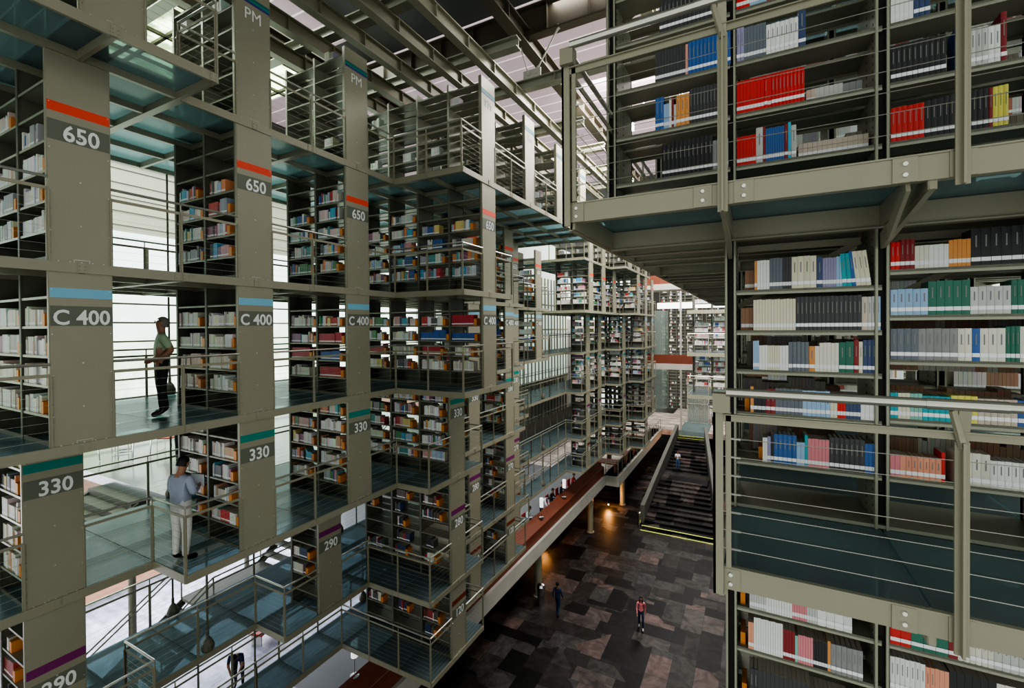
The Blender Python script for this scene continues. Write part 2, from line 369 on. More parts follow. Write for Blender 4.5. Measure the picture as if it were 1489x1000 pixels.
# ------------------------------------------------------------------ books as one uncountable mass + 300 individuals
BOOKS = []    # (x0,x1,yf,depth,z,h,col, tilt, labeled, rowid)
CANDB = []    # candidate individual books of the near right stack
class Mass:
    def __init__(s): s.v=[]; s.f=[]; s.c=[]
    def book(s, x0, x1, yf, d, z, h, col, lab=True, rear=False):
        k = len(s.v); y0, y1 = (yf, yf+d) if not rear else (yf-d, yf)
        s.v += [(x0,y0,z),(x1,y0,z),(x1,y1,z),(x0,y1,z),(x0,y0,z+h),(x1,y0,z+h),(x1,y1,z+h),(x0,y1,z+h)]
        pg = (.42,.38,.32)
        for q, cc in (((4,5,6,7),pg),((0,1,5,4),col),((1,2,6,5),col),((2,3,7,6),pg),((3,0,4,7),col)):
            s.f.append(tuple(k+a for a in q)); s.c += [cc]*4
        if lab:
            k = len(s.v); e = -.001; s.v += [(x0,y0+e,z+.025),(x1,y0+e,z+.025),(x1,y0+e,z+.055),(x0,y0+e,z+.055)]
            s.f.append((k,k+1,k+2,k+3)); s.c += [(.7,.7,.72)]*4
    def build(s, name):
        me = D.meshes.new(name); me.from_pydata(s.v, [], s.f); me.materials.append(M['covers'])
        a = me.color_attributes.new('Col', 'FLOAT_COLOR', 'CORNER')
        buf = []
        for c in s.c: buf += [c[0], c[1], c[2], 1]
        a.data.foreach_set('color', buf); me.update()
        return obj(name, me)
mass = Mass()
R = random.Random(11)
WHITES = [(.62,.61,.57), (.55,.53,.48), (.68,.68,.68), (.5,.47,.42), (.6,.56,.48), (.42,.4,.36)]
MIXC = [(.6,.6,.58), (.5,.5,.5), (.66,.64,.6), (.32,.33,.36), (.62,.5,.48), (.06,.13,.3), (.5,.06,.06), (.6,.55,.5), (.12,.12,.13), (.1,.3,.3), (.55,.3,.3), (.05,.05,.06), (.35,.45,.55), (.62,.6,.58), (.1,.35,.5), (.65,.25,.12), (.6,.5,.2), (.3,.12,.2), (.55,.55,.62), (.1,.25,.12)]
DARKS = [(.05,.05,.06), (.08,.07,.07), (.3,.05,.05), (.5,.48,.42), (.04,.06,.12), (.12,.1,.08), (.6,.58,.52), (.09,.12,.11)]
BOOKENDS = []
def fill_bay(l, i, x0, x1, yf, z, ridx, bidx):
    """x0<x1, front face at yf."""
    w = x1-x0
    pal = {'2': WHITES, '1': MIXC, '0': WHITES, 'a': MIXC, 'b': DARKS, 'c': DARKS}[l]
    p = {'2': .14, '1': (1, 1, 1, .95, .35, .0)[min(ridx, 5)], '0': (1, 1, 1, 1, .05)[min(ridx, 4)], 'a': (1, 1, 1, 1, .95)[min(ridx, 4)] if i < 9 else .9, 'b': .72, 'c': .6}[l]
    if i >= 9 and l in 'bc': p = .62
    if l == '0' and i >= 9: p = (.9, 1, 1, 1, .8)[min(ridx,4)]
    if R.random() > p: return
    if l == '0' and i >= 2: pal = R.choice([WHITES, MIXC, [(.05,.12,.35)], [(.42,.04,.06)], WHITES+[(.5,.3,.35)], MIXC]) if i < 9 else MIXC+WHITES
    if l == '0' and i == 1 and R.random() < .4: pal = WHITES+[(.55,.2,.15), (.5,.35,.3)]
    if l == '1' and i < 1: pal = WHITES+MIXC[:6]
    if l == 'a' and R.random() < .4: pal = WHITES+[(.5,.3,.15)]
    frac = R.uniform(.62, .86) if l in '10a' else R.uniform(.2, .62) if l in 'bc' else R.uniform(.1, .3)
    x = x0+.02+ (R.uniform(.0, .3)*(1-frac) if l != '2' else R.random()*.5)
    xe = min(x0+frac*w, x1-.1) if l != '2' else x+.25
    far = i >= 6
    col = R.choice(pal); hh = R.uniform(.2, .27); runl = 0; sw = .03
    while x < xe:
        if runl <= 0:
            col = R.choice(pal); runl = R.choice([1,1,2,2,3,5,9]) if len(pal) > 1 else 20; hh = R.uniform(.19, .285); sw = R.uniform(.018, .045)*(1.5 if far else 1); dd = R.uniform(.0,.03)
        c = tuple(min(1, max(0, a*R.uniform(.85, 1.15))) for a in col)
        mass.book(x, min(x+sw*.96, xe+.03), yf+.015+dd, .2, z, hh*R.uniform(.985, 1.01), c, lab=True)
        x += sw; runl -= 1
    if l != '2' and (i < 8) and R.random() < (.9 if l != 'b' else .8):
        BOOKENDS.append((x+.005, yf+.02, z, l, i, ridx, bidx))
for l in '210abc':
    for i in sorted(FR[l]):
        make_case(l, i)
        Xf = front(l, i); nb = round((Xf-XB)/BAY); z0 = LV[l][0]
        for ri, r in enumerate(shelf_rows(l)):
            for b in range(nb):
                fill_bay(l, i, Xf-BAY*(b+1)+.015, Xf-BAY*b-.015-(.05 if b == 0 else 0), yc(i), z0+r, ri, b)

# ------------------------------------------------------------------ decks
def deck_glass(n, ln=2.5):
    b = MB(); w = BAY*n
    for k in range(n):
        for j in (0, 1):
            b.box(-BAY*(k+1)+.006, -BAY*k-.006, j*ln/2+.006, (j+1)*ln/2-.006, -.03, 0)
    return b.mesh('glass_panels', 'glass')
def deck_frame(n, ln=2.5):
    b = MB(); w = BAY*n
    for k in range(n+1):
        x = -BAY*k; b.box(x-(.0 if k == n else .035), x+(0 if k == 0 else .035), 0, ln, -.14, -.032)
    for y in (0, ln/2-.03, ln-.06): b.box(-w, 0, y, y+.06, -.15, -.034)
    b.box(0, .02, 0, ln, -.145, -.005)       # fascia
    b.box(-w, 0, -.015, 0, -.145, -.005)
    for y in (.06, ln/2, ln-.06):
        b.box(.02, .028, y-.05, y+.05, -.14, -.01)
        for q in (-.03, .03):
            b.dome((.028, y+q, -.05), .012); b.dome((.028, y+q, -.1), .012)
    return b.mesh('deck_frame', 'steel')
def make_deck(l, i):
    Xf = front(l, i); n = round((Xf-(XW if l != 'c' else -11.35))/BAY); z0 = LV[l][0]
    t = thing('floor_deck', None, None, (Xf, yc(i)-.92, z0)); t['kind'] = 'structure'
    obj('glass_panel', cached(('dg', n), lambda: deck_glass(n)), t)
    obj('deck_frame', cached(('df', n), lambda: deck_frame(n)), t)
for l_, f_ in (('2', -7.15), ('1', -8.2), ('0', -8.2)): FR[l_][-1] = f_  # unseen decks behind the view, added to block light from back there
RANGE = {'2': [-2, -1, 0,1,2,3,4,5,6,9,10,11,12,13], '1': list(range(-1,8))+[9,10,11,12,13,14], '0': list(range(0,15)), 'a': list(range(0,15)), 'b': list(range(0,15)), 'c': list(range(0,14))}
for l in '210abc':
    for i in RANGE[l]: make_deck(l, i)

# ------------------------------------------------------------------ railings
def railing(path, z, label, group=None, posts=None, cables=7, big=1.0, cat='railing'):
    """path: list of (x,y). posts at every vertex flagged."""
    t = thing('railing', label, cat, (path[0][0], path[0][1], z), 0, group)
    P = [Vector((x-path[0][0], y-path[0][1], 0)) for x, y in path]
    hr = MB(); lr = MB(); cb = MB()
    for a, b in zip(P, P[1:]):
        hr.tube(a+Vector((0,0,1.1)), b+Vector((0,0,1.1)), .021*big, 8)
        lr.bar(a+Vector((0,0,.95)), b+Vector((0,0,.95)), .012, .045*big)
        for k in range(cables):
            h = .1+k*.115; cb.tube(a+Vector((0,0,h)), b+Vector((0,0,h)), .0022, 4, cap=False)
    obj('handrail', hr.mesh('handrail', 'rail'), t); obj('lower_rail', lr.mesh('lower_rail', 'steel'), t); 
    if cables: obj('cables', cb.mesh('cables', 'cable'), t)
    pts = []
    for a, b in zip(P, P[1:]):
        L = (b-a).length; n = max(1, round(L/1.25))
        for k in range(n+1):
            q = a+(b-a)*(k/n)
            if all((q-p).length > .05 for p in pts): pts.append(q)
    if posts is not None: pts = [Vector((x-path[0][0], y-path[0][1], 0)) for x, y in posts]
    def pm():
        b = MB(); b.bar((0,0,-.14), (0,0,.96), .05, .016); b.bar((0,0,-.14), (0,0,.96), .016, .05); b.tube((0,0,.94), (0,0,1.09), .012, 6)
        for k in range(7): b.tube((-.02,-.02,.1+k*.115), (.02,.02,.1+k*.115), .006, 4)
        return b.mesh('post', 'steel')
    for q in pts: obj('post', cached('post', pm), t, tuple(q))
    return t
for l in '210abc':
    z0 = LV[l][0]
    for i in RANGE[l]:
        if i < 0: continue
        f0 = front(l, i); f1 = front(l, i+1) if (i+1) in RANGE[l] else None
        haspanel = i in FR[l]
        y0 = yc(i)+.66 if haspanel else yc(i)-.92
        yb = yc(i)+1.58
        path = [(f0-.01, y0), (f0-.01, yb)] 
        if haspanel is False: path = [(f0-.01, yb-2.5), (f0-.01, yb)]
        if f1 is not None:
            if abs(f1-f0) > .01: path.append((f1-.01, yb))
            if (i+1) in FR[l]: path.append((f1-.01, yc(i+1)))
        else:
            path.append((XB, yb))
        if i == 0 and l != 'c':
            pre = [(f0-.01, yc(0)-.92), (f0-.01, yc(0))]
            railing(pre, z0, 'short cable railing left of the nearest end panel on the %s' % LEVELWORD[l])
        if i < 8:
            lab = 'steel cable railing on the %s just right of the %s end panel' % (LEVELWORD[l], ORD[i]) if haspanel else 'cable railing on the open walkway of the %s, %s bay from left' % (LEVELWORD[l], ORD[i])
            g = None
        else:
            lab = 'distant cable railing on the %s beyond the staircase gap' % LEVELWORD[l]; g = 'far railings, ' + LEVELWORD[l]
        railing(path, z0, lab, g, cables=7 if i < 7 else 4)
    if l == '2':
        railing([(XB, 24.04), (-8.2, 24.04)], z0, 'short railing closing the far end of the top deck across the gap')
    if l == '1':
        railing([(-12.4, 24.04), (-8.2, 24.04)], z0, 'short railing across the far end of the 650 deck')
    # rear walkway railing
    ym = {'2': 19.04, '1': 21.54}.get(l, 39.0)
    xw_ = XW if l != 'c' else -11.35
    railing([(xw_, 1.6), (xw_, ym)], z0, 'long railing along the window side of the %s' % LEVELWORD[l], cables=4)
# suspended rods with weights
def rod(x, y, z0, z1, lab):
    t = thing('hanging_rod', lab, 'tension rod', (x, y, z0), 0, lab[:60])
    obj('rod', MB().tube((0,0,.3), (0,0,z1-z0), .022, 8).mesh('rod', 'dark'), t)
    obj('iron_joint', MB().lathe((0,0,0), [(.1,0),(.125,.05),(.12,.14),(.07,.25),(.03,.3),(.03,.42)], 12).mesh('iron_joint', 'dark'), t)
for l in '10abc':
    z0, z1 = LV[l]
    xr_ = XW+.05 if l != 'c' else -11.3
    for i, (x) in ((1, xr_), (3, xr_), (5, xr_), (7, XB-.1), (8, XB-.1)):
        if l == '1' and i > 7: continue
        rod(x, yc(i)+.83, z0, z1-.15, 'dark suspension rod ending in an iron joint on the %s' % LEVELWORD[l])
rod(-10.35, 5.5, -5.33, -2.62, 'dark suspension rod with bulging iron joint at the open 290 walkway edge')
rod(-10.45, 6.6, -7.35, -5.4, 'dark suspension rod with iron joint beside the red bench below')

# ------------------------------------------------------------------ bookends
def end_mesh():
    b = MB(); b.box(0, .085, 0, .2, 0, .17); b.box(.085, .1, .01, .19, 0, .004); b.quad((0,0,.17),(.085,0,.17),(.085,.2,.19),(0,.2,.19))
    return b.mesh('bookend', 'orange')
cam0 = Vector((0,0,1.55))
BOOKENDS.sort(key=lambda q: (Vector(q[:3])-cam0).length)
SHW = ['lowest shelf', 'second shelf up', 'third shelf up', 'fourth shelf up', 'fifth shelf up', 'sixth shelf up']
BYW = ['outermost bay', 'second bay in', 'third bay in', 'innermost bay']
for q in BOOKENDS[:290]:
    x, y, z, l, i, r, b = q
    tag(obj('bookend', cached('bookend', end_mesh), None, (x, y, z)), 'orange bookend, %s, %s, %s %s striped bookcase' % (SHW[r], BYW[b], ORD[i], STW[l]), 'bookend', 'orange bookends closing the rows')
if len(BOOKENDS) > 290:
    b = MB()
    for q in BOOKENDS[290:]: b.box(q[0], q[0]+.085, q[1], q[1]+.2, q[2], q[2]+.17)
    tag(obj('bookends', b.mesh('bookends', 'orange')), 'remaining orange bookends on the distant shelves', 'bookends', kind='stuff')

# ================================================================== RIGHT STACK
RY = 4.33; RX0 = -.17; RDY = 3.25
RL = {'1': (2.48, 5.4, -1.2), '0': (0, 2.48, -.17), 'a': (-2.47, 0, -.17), 'b': (-5.33, -2.47, -.17), 'c': (-8, -5.33, -.17), 'd': (-13.2, -8, .9)}
def r_rows(l, c=False):
    if l == '1': return [.43, .87, 1.31, 1.75, 2.19]
    if l == '0': return [.41, .82, 1.18, 1.51, 1.85] if not c else [.41, .85, 1.29, 1.62, 1.96]
    if l == 'a': return [.40, .83, 1.27, 1.62, 1.95]
    return [.41+.4*k for k in range(5)]
RB = 1.03
def r_shelf():
    b = MB()
    b.box(.045, RB-.0, .01, .3, -.02, 0); b.box(.045, RB-.0, .01, .022, -.04, 0)
    b.box(.045, RB-.0, .36, .65, -.02, 0); b.box(.045, RB-.0, .638, .65, -.04, 0)
    return b.mesh('shelf', 'shelf')
def r_upright(h):
    b = MB()
    b.box(-.045, -.025, .0, .035, 0, h); b.box(.025, .045, 0, .035, 0, h); b.box(-.025, .025, .05, .06, 0, h, 1)
    b.box(-.045, -.04, .0, .66, 0, h); b.box(.04, .045, 0, .66, 0, h)
    b.box(-.045, -.025, .625, .66, 0, h); b.box(.025, .045, .625, .66, 0, h)
    for k in range(int(h/.06)):
        z = .03+.06*k
        b.box(-.048, -.0455, .06, .066, z, z+.02, 1); b.box(.0455, .048, .06, .066, z, z+.02, 1)
        b.box(.0455, .048, .28, .286, z, z+.02, 1); b.box(-.048, -.0455, .28, .286, z, z+.02, 1)
    return b.mesh('upright', ['shelf', 'black'])
def right_case(l, i, x0, nb, near):
    z0, z1, _ = RL[l]; y = RY+2.5*i; h = z1-z0-.14
    lab = {('1',0): 'large steel bookcase of dark and red volumes on the upper right deck', ('0',0): 'large steel bookcase of pale and blue volumes behind the right hand guardrail', ('a',0): 'dark bookcase below the right hand glass deck'}
    if i == 0 and l in '10a': L, g = lab[(l, 0)], None
    else: L, g = 'steel bookcase standing behind the near right stack', 'bookcases behind the near right stack'
    t = thing('bookcase', L, 'bookcase', (x0, y, z0), 0, g)
    for k in range(nb+1):
        obj('upright', cached(('rup', round(h,2)), lambda: r_upright(h)), t, (RB*k, 0, 0))
    for k in range(nb):
        for r in r_rows(l, c=(x0+RB*k > .5 and l == '0')): obj('shelf', cached('rsh', r_shelf), t, (RB*k, 0, r))
        bb = MB().box(.045, RB-.045, .02, .04, 0, .03).box(.045, RB-.045, .32, .33, .05, .3) if False else None
    obj('base_rail', cached(('rbase', nb), lambda: MB().box(0, RB*nb, .01, .65, .004, .03).mesh('base_rail', 'shelf')), t)
    if i == 0:
        b = MB()
        for k in range(nb):
            b.bar((RB*k+.05, .33, h-.62), (RB*k+.95, .33, h-.1), .012, .05); b.bar((RB*k+.05, .33, h-.1), (RB*k+.95, .33, h-.1), .03, .06)
        obj('diagonal_brace', b.mesh('diagonal_brace', 'steel'), t)
    return t
def right_fill(x0, y, z, rows, nb, seed, dens=.9, rear=False, pal=None):
    rr = random.Random(seed)
    for k in range(nb):
        for r in rows:
            if rr.random() > dens: continue
            x = x0+RB*k+.06+rr.random()*.1; xe = x0+RB*(k+1)-.08-rr.random()*.2
            P = pal or rr.choice([MIXC, WHITES, [(.35,.2,.13)], WHITES+MIXC])
            while x < xe:
                c = rr.choice(P); n = rr.choice([1,2,4,7]); h = rr.uniform(.19, .27); w = rr.uniform(.02, .04)
                for q in range(n):
                    if x > xe: break
                    mass.book(x, x+w*.95, (y+.02) if not rear else (y+.64), .2, z+r, h, tuple(a*rr.uniform(.9,1.1) for a in c), lab=not rear, rear=rear); x += w
for l, i, x0, nb in [('1',0,-1.2,5), ('0',0,-.17,4), ('a',0,-.17,4), ('b',0,-.17,4)]:
    right_case(l, i, x0, nb, True)
for i in range(1, 6):
    for l in '10a':
        x0 = -1.2 if l == '1' else -.17; nb = 4
        right_case(l, i, x0 if i > 0 else x0, nb, False)
        right_fill(x0, RY+2.5*i, RL[l][0], r_rows(l)[:5], nb, i*7+ord(l), .5, pal=WHITES+[(.35,.2,.13), (.4,.4,.42), (.45,.15,.12)])
# rear faces of the near stack (books standing behind, backs to us)
right_fill(-.17, RY, 0, r_rows('0')[:4], 4, 5, .85, rear=True, pal=[(.33,.19,.12), (.42,.4,.36), (.36,.22,.15)])
right_fill(-1.2, RY, 2.48, r_rows('1')[:2], 4, 6, .7, rear=True, pal=[(.35,.3,.26), (.12,.12,.12), (.4,.38,.34)])
right_fill(-.17, RY, -5.33, r_rows('b')[:5], 3, 8, .8)

# decks right (fascia on the -Y side)
def rdeck(l, i, x0, nb, z):
    t = thing('floor_deck', None, None, (x0, RDY+2.5*i, z)); t['kind'] = 'structure'
    def g():
        b = MB()
        for k in range(nb):
            for j, (a, c) in enumerate(((0, 1.08), (1.08, 1.74), (1.74, 2.5))):
                b.box(RB*k+.008, RB*(k+1)-.008, a+.008, c-.008, -.03, 0)
        return b.mesh('glass_panels', 'glass')
    obj('glass_panel', cached(('rg', nb), g), t)
    def f():
        b = MB(); w = RB*nb
        b.box(0, w, -.012, .0, -.15, -.012); b.box(0, w, 0, .045, -.15, -.14); b.box(0, w, -.02, .02, -.014, -.004)   # channel
        for k in range(nb+1):
            x = RB*k; b.box(x-.02, x+.02, 0, 2.5, -.2, -.035)
        for y in (1.08, 1.55, 2.0, 2.46):
            b.box(0, w, y-.012, y+.012, -.2, -.035); b.box(0, w, y-.04, y+.04, -.21, -.198)
        b.box(-.012, 0, 0, 2.5, -.2, -.01); b.box(-.03, 0, 0, 2.5, -.21, -.198)
        return b.mesh('deck_frame', 'steel')
    obj('deck_frame', cached(('rf', nb), f), t)
    if i == 0:
        b = MB(); bl = MB()
        for k in range(0, nb+1):
            for s_ in ((-1,1) if k else (1,)):
                xc = RB*k+s_*.12 + (0 if k else -.08)
                b.box(xc-.055, xc+.055, -.02, -.012, -.15, -.012)
                for zz in (-.05, -.11): bl.dome((xc-s_*.0, -.02, zz), .018, (0,-1,0), 6, .6)
        p = obj('splice_plate', b.mesh('splice_plate', 'steel'), t); obj('bolts', bl.mesh('bolts', 'bolt'), p)
        b = MB()
        for k in range(1, nb+1): b.bar((RB*k, 0, -.14), (RB*k-.0, 1.08, -.3), .03, .12)
        b.bar((RB*2-.1, .02, -.15), (RB*2-.1+.02, .5, -.34), .02, .1)
        obj('bracket', b.mesh('bracket', 'steel'), t)
for i in range(0, 6):
    rdeck('1', i, -1.2, 5, 2.48); rdeck('0', i, -.17, 4, 0); rdeck('a', i, -.17, 4, -2.47)
    rdeck('b', i, -.17, 4, -5.33)
for i in range(0, 3): rdeck('2', i, -.17, 4, 5.4)

# near right guardrails
def guard(x0, xs, z, lab, xe=3.9, yy=RDY-.03):
    t = thing('guardrail', lab, 'railing', (x0, yy, z), 0)
    b = MB().tube((.02,-.05,1.13), (xe-x0,-.05,1.13), .028, 14)
    for x in xs[1:]: b.tube((x-x0-.16,-.05,1.13), (x-x0+.16,-.05,1.13), .0305, 14)
    obj('handrail', b.mesh('handrail', 'rail'), t)
    obj('lower_rail', MB().box(0, xe-x0, -.012, .0, .94, .985).box(0, xe-x0, -.03, 0, .98, .987).mesh('lower_rail', 'steel'), t)
    c = MB(); hk = MB()
    for k in range(7):
        c.tube((0, 0, .12+k*.118), (xe-x0, 0, .12+k*.118), .0026, 5, cap=False)
        hk.tube((.03, 0, .12+k*.118), (.1, 0, .12+k*.118), .007, 6)
    obj('cables', c.mesh('cables', 'cable'), t); obj('cable_hooks', hk.mesh('cable_hooks', 'bolt'), t)
    for j, x in enumerate(xs):
        b = MB()
        if j == 0:
            b.box(-.06, .0, -.02, .0, -.18, 1.0); b.box(-.06, -.045, -.02, .05, -.18, 1.0); b.box(.015, .045, -.012, .01, 0, 1.0); b.box(-.06, .04, -.06, .03, 1.0, 1.12)
        else:
            b.box(-.03, .03, -.012, .0, -.2, .93); b.box(-.006, .006, -.045, 0, -.2, .93); b.bar((0, -.005, .92), (0, -.05, 1.12), .05, .014)
            b.bar((0,-.02,.9), (-.05,-.05,1.1), .02, .03)
        obj('post', b.mesh('post', 'steel'), t, (x-x0, 0, 0))
    return t
guard(-1.2, [-1.2, -.17, .97, 2.1, 3.2], 2.48, 'steel guardrail with round handrail along the upper right deck')
guard(-.17, [-.17, .97, 2.1, 3.2], 0, 'steel guardrail with thick round handrail in front of the pale books')
railing([(-1.2, 3.28), (-1.2, 15.7)], 2.48, 'cable railing on the left edge of the upper right deck, receding', cables=7)
railing([(-.17, 5.05), (-.17, 15.7)], 0, 'cable railing receding behind the near right bookcase')

# near right books ------------------------------------------------
BX = {}
def book_parts(w, h, d):
    key = ('bk', round(w,3), round(h,3), round(d,3))
    def mk():
        b = MB(); e = .0025
        # spine (slightly rounded), covers, pages
        n = 4; k = len(b.v); pts = []
        for a in range(n+1):
            t = a/n; pts.append((t*w, -.004*math.sin(PI*t)))
        for a in range(n):
            (xa, ya), (xb, yb) = pts[a], pts[a+1]
            b.quad((xa,ya,0),(xb,yb,0),(xb,yb,h),(xa,ya,h), 0)
            b.quad((xa,ya,h),(xb,yb,h),(xb,e,h),(xa,e,h), 0)
        b.box(0, e, 0, d, 0, h, 0); b.box(w-e, w, 0, d, 0, h, 0)
        b.box(e, w-e, e, d-.006, .004, h-.005, 1)
        b.quad((w*.42,-.0052,h*.5),(w*.58,-.0052,h*.5),(w*.58,-.0052,h*.82),(w*.42,-.0052,h*.82), 2)
        return b.mesh('book', ['cover', 'page', 'print'])
    lb = cached(('lb', round(w,3)), lambda: MB().quad((.0005,-.006,.028),(w-.0005,-.006,.028),(w-.0005,-.006,.056),(.0005,-.006,.056)).mesh('spine_label', 'label'))
    return cached(key, mk), lb
NEAR = []
def run(x, z, y, items, where, rowname):
    hs = 1.0 if where.startswith('upper') else 1.27
    """items: (count, width, height, colour, word, tilt)"""
    for it in items:
        if it is None: continue
        if len(it) == 1: x += it[0]; continue
        n, w, h, col, word = it[:5]; tilt = it[5] if len(it) > 5 else 0; dy = it[6] if len(it) > 6 else 0
        for k in range(n):
            NEAR.append((x, y+.012+dy, z, w, h*hs*(1+.006*((k*7) % 3)), .165, col, word, tilt, where, rowname, n, k)); x += w+.0012
    return x
K = {'blk': (.028,.028,.03), 'dg': (.06,.06,.065), 'gr': (.25,.25,.25), 'lg': (.48,.48,.46), 'wh': (.66,.66,.64), 'cr': (.6,.57,.44), 'crm': (.62,.6,.52),
     'rd': (.58,.025,.02), 'dr': (.25,.02,.025), 'bl': (.035,.12,.34), 'lb': (.28,.42,.6), 'tl': (.02,.33,.38), 'or': (.62,.27,.08), 'br': (.3,.16,.09),
     'pk': (.62,.22,.25), 'pch': (.66,.3,.2), 'gn': (.03,.16,.11), 'yl': (.6,.55,.12), 'pu': (.28,.26,.4), 'nv': (.05,.08,.17), 'bg': (.5,.42,.35), 'cy': (.05,.42,.6), 'gt': (.2,.45,.38), 'mid': (.14,.16,.19)}
NAME = {'blk': 'black', 'dg': 'charcoal', 'gr': 'grey', 'lg': 'light grey', 'wh': 'white', 'cr': 'yellowish cream', 'crm': 'cream', 'rd': 'bright red', 'dr': 'dark red', 'bl': 'blue', 'lb': 'pale blue', 'tl': 'teal', 'or': 'orange', 'br': 'brown',
     'pk': 'pink', 'pch': 'salmon', 'gn': 'dark green', 'yl': 'yellow', 'pu': 'lavender', 'nv': 'navy', 'bg': 'beige', 'cy': 'bright blue', 'gt': 'mint green', 'mid': 'slate'}
def I(n, w, h, k, tilt=0, dy=0): return (n, w, h, K[k], NAME[k], tilt, dy)
U = 'upper right bookcase,'
A0, B0, C0 = -1.2+.05, -.17+.05, .86+.05
z1 = [2.48+r for r in r_rows('1')]
run(A0+.42, z1[0], RY, [I(12,.034,.30,'blk'), I(4,.03,.25,'gr')], U+' left bay', 'lowest shelf')
run(A0+.36, z1[1], RY, [I(2,.036,.29,'bl'), I(2,.022,.22,'lb'), I(1,.02,.26,'wh'), I(1,.018,.27,'dr'), I(1,.02,.2,'lg'), I(3,.036,.27,'or'), I(9,.026,.3,'dg')], U+' left bay', 'second shelf')
run(A0+.36, z1[2], RY, [I(10,.025,.27,'dg'), I(1,.02,.27,'pch'), I(11,.03,.28,'bl')], U+' left bay', 'third shelf')
run(A0+.40, z1[3], RY, [I(16,.033,.28,'dg')], U+' left bay', 'fourth shelf')
run(A0+.5, z1[4], RY, [I(12,.033,.27,'dg')], U+' left bay', 'top shelf')
run(B0, z1[0], RY, [I(6,.023,.24,'rd'), I(1,.05,.29,'lg'), I(1,.018,.29,'dr'), I(8,.0155,.27,'bl'), I(1,.025,.28,'dr'), I(1,.02,.29,'cy'), I(1,.035,.26,'lg'), (.02,), I(14,.032,.13,'bg',0,.1)], U+' middle bay', 'lowest shelf')
run(B0, z1[1], RY, [I(19,.0245,.27,'rd'), (.02,), I(2,.03,.12,'bg',0,.1), I(6,.03,.13,'lg',.12,.12), I(3,.04,.12,'gr',0,.12)], U+' middle bay', 'second shelf')
run(B0, z1[2], RY, [I(2,.028,.28,'pu'), I(7,.022,.27,'mid'), I(7,.031,.24,'wh'), I(1,.05,.31,'nv')], U+' middle bay', 'third shelf')
run(B0, z1[3], RY, [I(4,.024,.27,'rd'), I(5,.024,.25,'lb'), I(4,.024,.26,'rd'), I(3,.03,.22,'lg')], U+' middle bay', 'fourth shelf')
run(B0, z1[4], RY, [I(8,.03,.25,'wh'), I(9,.028,.26,'nv')], U+' middle bay', 'top shelf')
run(C0, z1[0], RY, [I(6,.031,.25,'rd'), I(3,.034,.26,'blk'), I(8,.028,.27,'blk'), I(1,.02,.27,'dr'), I(3,.025,.27,'yl')], U+' right bay', 'lowest shelf')
run(C0, z1[1], RY, [I(10,.03,.27,'blk'), (.05,), I(1,.02,.3,'bl'), I(2,.025,.28,'dr'), I(3,.03,.26,'lg'), I(2,.03,.25,'wh'), I(1,.03,.33,'dr')], U+' right bay', 'second shelf')
run(C0, z1[2], RY, [I(5,.025,.2,'wh'), I(3,.03,.26,'nv')], U+' right bay', 'third shelf')
L_ = 'guardrail bookcase,'
zb = [r for r in r_rows('0')]; zc = [r for r in r_rows('0', True)]
run(B0+.06, zb[4], RY, [I(2,.035,.135,'br',0,.08), I(1,.018,.19,'or'), I(4,.0215,.19,'wh'), I(4,.022,.2,'mid'), I(3,.02,.2,'dg'), I(4,.041,.2,'cr'), I(1,.04,.19,'nv'), I(5,.0165,.18,'pu'), I(2,.018,.185,'lb'), I(2,.03,.2,'tl',-.06), I(1,.025,.21,'bl',-.1), I(3,.03,.21,'cr',-.12)], L_+' left bay', 'top shelf')
run(B0+.03, zb[3], RY, [I(3,.03,.15,'br',0,.08), I(14,.0205,.2,'cr'), I(15,.0275,.21,'dg'), I(1,.036,.2,'bg'), I(2,.022,.2,'lg'), I(1,.03,.2,'lb')], L_+' left bay', 'second shelf from top')
run(B0+.12, zb[2], RY, [I(3,.014,.19,'lb'), I(3,.02,.16,'wh'), I(5,.0155,.16,'cr'), I(3,.02,.16,'wh'), I(5,.027,.185,'mid'), I(1,.038,.16,'or'), I(1,.03,.16,'crm'), I(5,.024,.18,'crm'), I(1,.042,.185,'gn'), I(1,.05,.19,'gn'), I(1,.03,.2,'dr'), I(1,.024,.19,'cr'), I(3,.026,.2,'nv')], L_+' left bay', 'third shelf from top')
run(B0+.1, zb[1], RY, [I(1,.024,.17,'or'), I(3,.028,.16,'blk'), I(2,.034,.16,'dr'), I(7,.026,.165,'mid'), I(6,.0295,.16,'lb'), I(2,.022,.15,'cr'), I(3,.017,.15,'rd'), I(4,.022,.15,'nv'), I(4,.026,.14,'wh')], L_+' left bay', 'fourth shelf from top')
run(B0+.19, zb[0], RY, [I(2,.016,.16,'wh'), I(1,.024,.17,'pu'), I(1,.02,.19,'blk'), I(5,.031,.19,'bl'), I(2,.027,.15,'lb'), I(1,.02,.2,'tl'), I(6,.0225,.18,'pk'), I(7,.031,.2,'dg'), I(3,.022,.18,'bl')], L_+' left bay', 'lowest shelf')
run(C0, zc[4], RY, [I(2,.027,.16,'rd'), I(3,.027,.17,'dr'), I(3,.025,.13,'crm'), I(4,.026,.13,'wh'), I(5,.022,.15,'or'), I(8,.05,.2,'blk')], L_+' right bay', 'top shelf')
run(C0, zc[3], RY, [I(5,.042,.15,'lb'), I(5,.044,.19,'gn'), I(5,.04,.15,'lg'), I(3,.03,.18,'gn'), I(4,.04,.17,'crm')], L_+' right bay', 'second shelf from top')
run(C0, zc[2], RY, [I(4,.039,.18,'mid'), I(5,.042,.18,'gr'), I(2,.036,.18,'crm'), I(1,.04,.18,'bl'), I(3,.042,.18,'crm'), I(3,.022,.19,'gn'), I(5,.045,.19,'crm')], L_+' right bay', 'third shelf from top')
